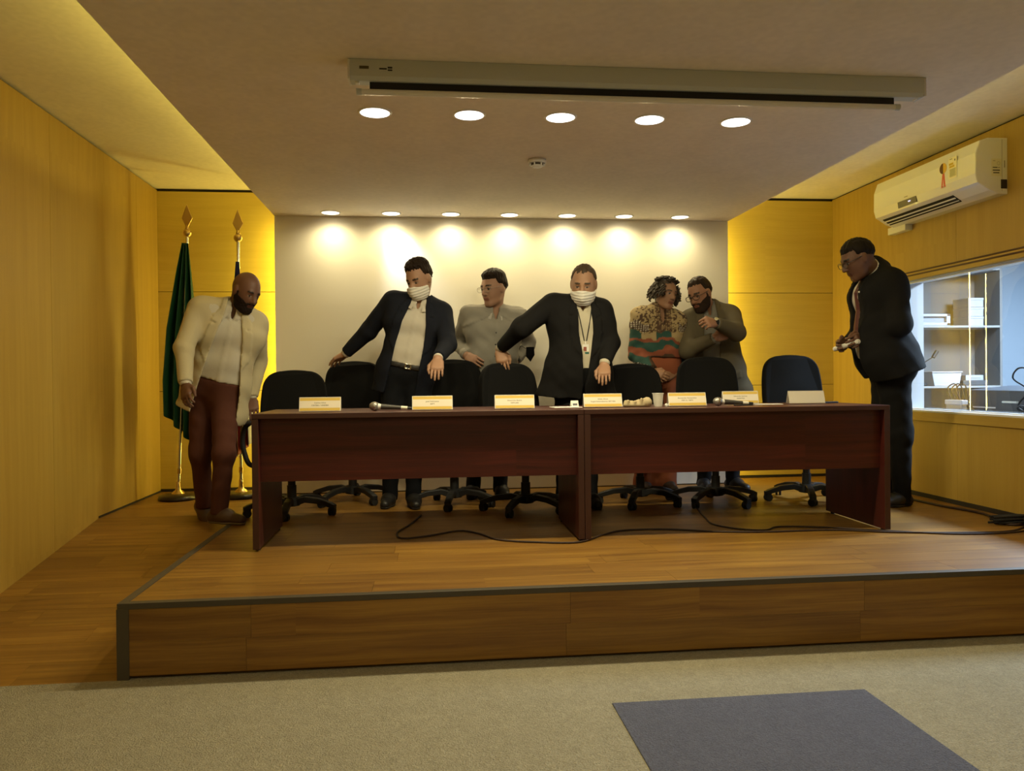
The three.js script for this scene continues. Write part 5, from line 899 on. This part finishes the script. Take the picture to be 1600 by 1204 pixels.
{ // tie and rolled paper: man at the right
  const n = P7.TL, gs = []; const a = [[0, n - 0.03], [0.0, n - 0.12], [0.005, n - 0.24], [0.005, n - 0.36], [0.0, n - 0.46]].map(([x, y]) => onFront(P7, P7F.shirt, x, y, 0.006));
  const w = [0.016, 0.024, 0.032, 0.04, 0.036], pos = []; const X = vmul(P7.AX, 1), Fw = P7.FW;
  const q = (i, s, f) => vadd(vadd(a[i], vmul(X, s * w[i])), vmul(Fw, f));
  for (let i = 0; i < 4; i++) for (const [s0, s1, f0, f1] of [[-1, 0, 0, 0.008], [0, 1, 0.008, 0]]) { const A = q(i, s0, f0), B = q(i, s1, f1), Cc = q(i + 1, s1, f1), D = q(i + 1, s0, f0); pos.push(...A, ...D, ...B, ...B, ...D, ...Cc); }
  { const A = q(4, -1, 0), B = q(4, 1, 0), M = q(4, 0, 0.008), E = vadd(vadd(a[4], vmul(P7.up, -0.045)), vmul(Fw, 0.004)); pos.push(...A, ...E, ...M, ...M, ...E, ...B); }
  const g = new THREE.BufferGeometry(); g.setAttribute('position', new THREE.Float32BufferAttribute(pos, 3)); g.computeVertexNormals();
  P7.put(P7.t, 'necktie', [g], mat(lin(0.085, 0.012, 0.012), 0.6, { side: THREE.DoubleSide }), 'dark red necktie');
  P7.put(P7.t, 'tie_knot', [T(new THREE.SphereGeometry(0.022, 16, 12), ...a[0])], mat(lin(0.05, 0.008, 0.012), 0.6));
  const pin = onFront(P7, P7F.jacket, 0.1, n - 0.12, 0.003); P7.put(P7.t, 'lapel_pin', [T(new THREE.SphereGeometry(0.007, 10, 8), ...pin)], whitePlastic, 'small white lapel pin');
  const J = P7.J, h0 = vlerp(J.wristL, J.tipL, 0.62), h1 = vlerp(J.wristR, J.tipR, 0.62), d = vnorm(vsub(h1, h0)), A = vadd(h0, vadd(vmul(d, -0.02), [0, -0.012, 0.0])), B = vadd(h1, vadd(vmul(d, 0.03), [0, -0.012, 0]));
  const t = thing('rolled_paper', 'white rolled paper held in both hands by the man at the right', 'paper', A);
  part(t, 'outer_roll', [rod([0, 0, 0], vsub(B, A), 0.017, 0.017, 24)], paper); part(t, 'inner_roll', [rod(vmul(vsub(B, A), -0.03), vmul(vsub(B, A), 1.03), 0.012, 0.012, 20)], paper);
}
{ // mask on the arm and wristband: grey shirt
  const w = P3.J.wristL, e = P3.J.elbowL, m = vadd(vlerp(e, w, 0.5), [0.055, -0.03, 0.06]);
  const t = thing('black_face_mask', 'black face mask hanging from the grey shirted man’s forearm', 'face mask', m);
  part(t, 'mask_cloth', [T(bend(ext([[-0.03, 0.06], [0.03, 0.062], [0.034, 0.0], [0.004, -0.05], [-0.032, -0.012]], 0.004, 0.002), 6), 0, 0, 0, 0, 0.2, 0)], cloth(0.008, 0.008, 0.009));
  part(t, 'ear_loop', [tube([[-0.03, 0.05, 0], [-0.07, 0.07, 0.0], [-0.085, 0.02, 0.0], [-0.03, -0.01, 0]], 0.002, 20, 5)], blackRubber);
  const d = vnorm(vsub(w, e)), p = vadd(w, vmul(d, -0.0)); P3.put(P3.t, 'wristband', [rod(vadd(p, vmul(d, -0.012)), vadd(p, vmul(d, 0.014)), 0.036, 0.034, 20)], blackRubber, 'black wristband');
}
{ // watch: olive blazer
  const w = P6.J.wristL, e = P6.J.elbowL, d = vnorm(vsub(w, e)), p = vadd(w, vmul(d, 0.01)); const b = P6.put(P6.t, 'wristwatch', [rod(vadd(p, vmul(d, -0.012)), vadd(p, vmul(d, 0.012)), 0.034, 0.033, 20)], blackRubber, 'dark wristwatch');
  P6.put(b, 'watch_face', [rod(vadd(p, [0, 0.02, 0.026]), vadd(p, [0, 0.024, 0.034]), 0.016, 0.015, 20)], chrome);
}
// pleated beige cloth beside the cup
{
  const pl = (x, y, z) => { let d = 9; for (let i = 0; i < 9; i++) { const cx = 2.378 + i * 0.0135, h = [0.042, 0.045, 0.041, 0.039, 0.04, 0.042, 0.047, 0.055, 0.052][i]; d = smin(d, cap([cx, DY + 0.012, 1.95], [cx + 0.004, DY + h - 0.01, 1.945 + 0.01 * Math.sin(i * 2)], 0.0125, 0.0095)(x, y, z), 0.008); } d = smin(d, ell([2.515, DY + 0.026, 1.95], [0.026, 0.03, 0.028])(x, y, z), 0.008); d = smin(d, ell([2.512, DY + 0.046, 1.945], [0.018, 0.013, 0.02])(x, y, z), 0.006); return Math.max(d, DY + 0.0005 - y); };
  const o = mesh(numbered('pleated_cloth'), [netMesh(pl, [2.34, DY - 0.01, 1.89], [2.57, DY + 0.09, 2.0], 0.004).translate(-2.45, -DY, -1.95)], cloth(0.42, 0.34, 0.2)); o.position.set(2.45, DY, 1.95); scene.add(o);
  tag(o, 'crumpled beige pleated cloth on the desk beside the plastic cup', 'cloth');
}

renderer.render(scene, camera);
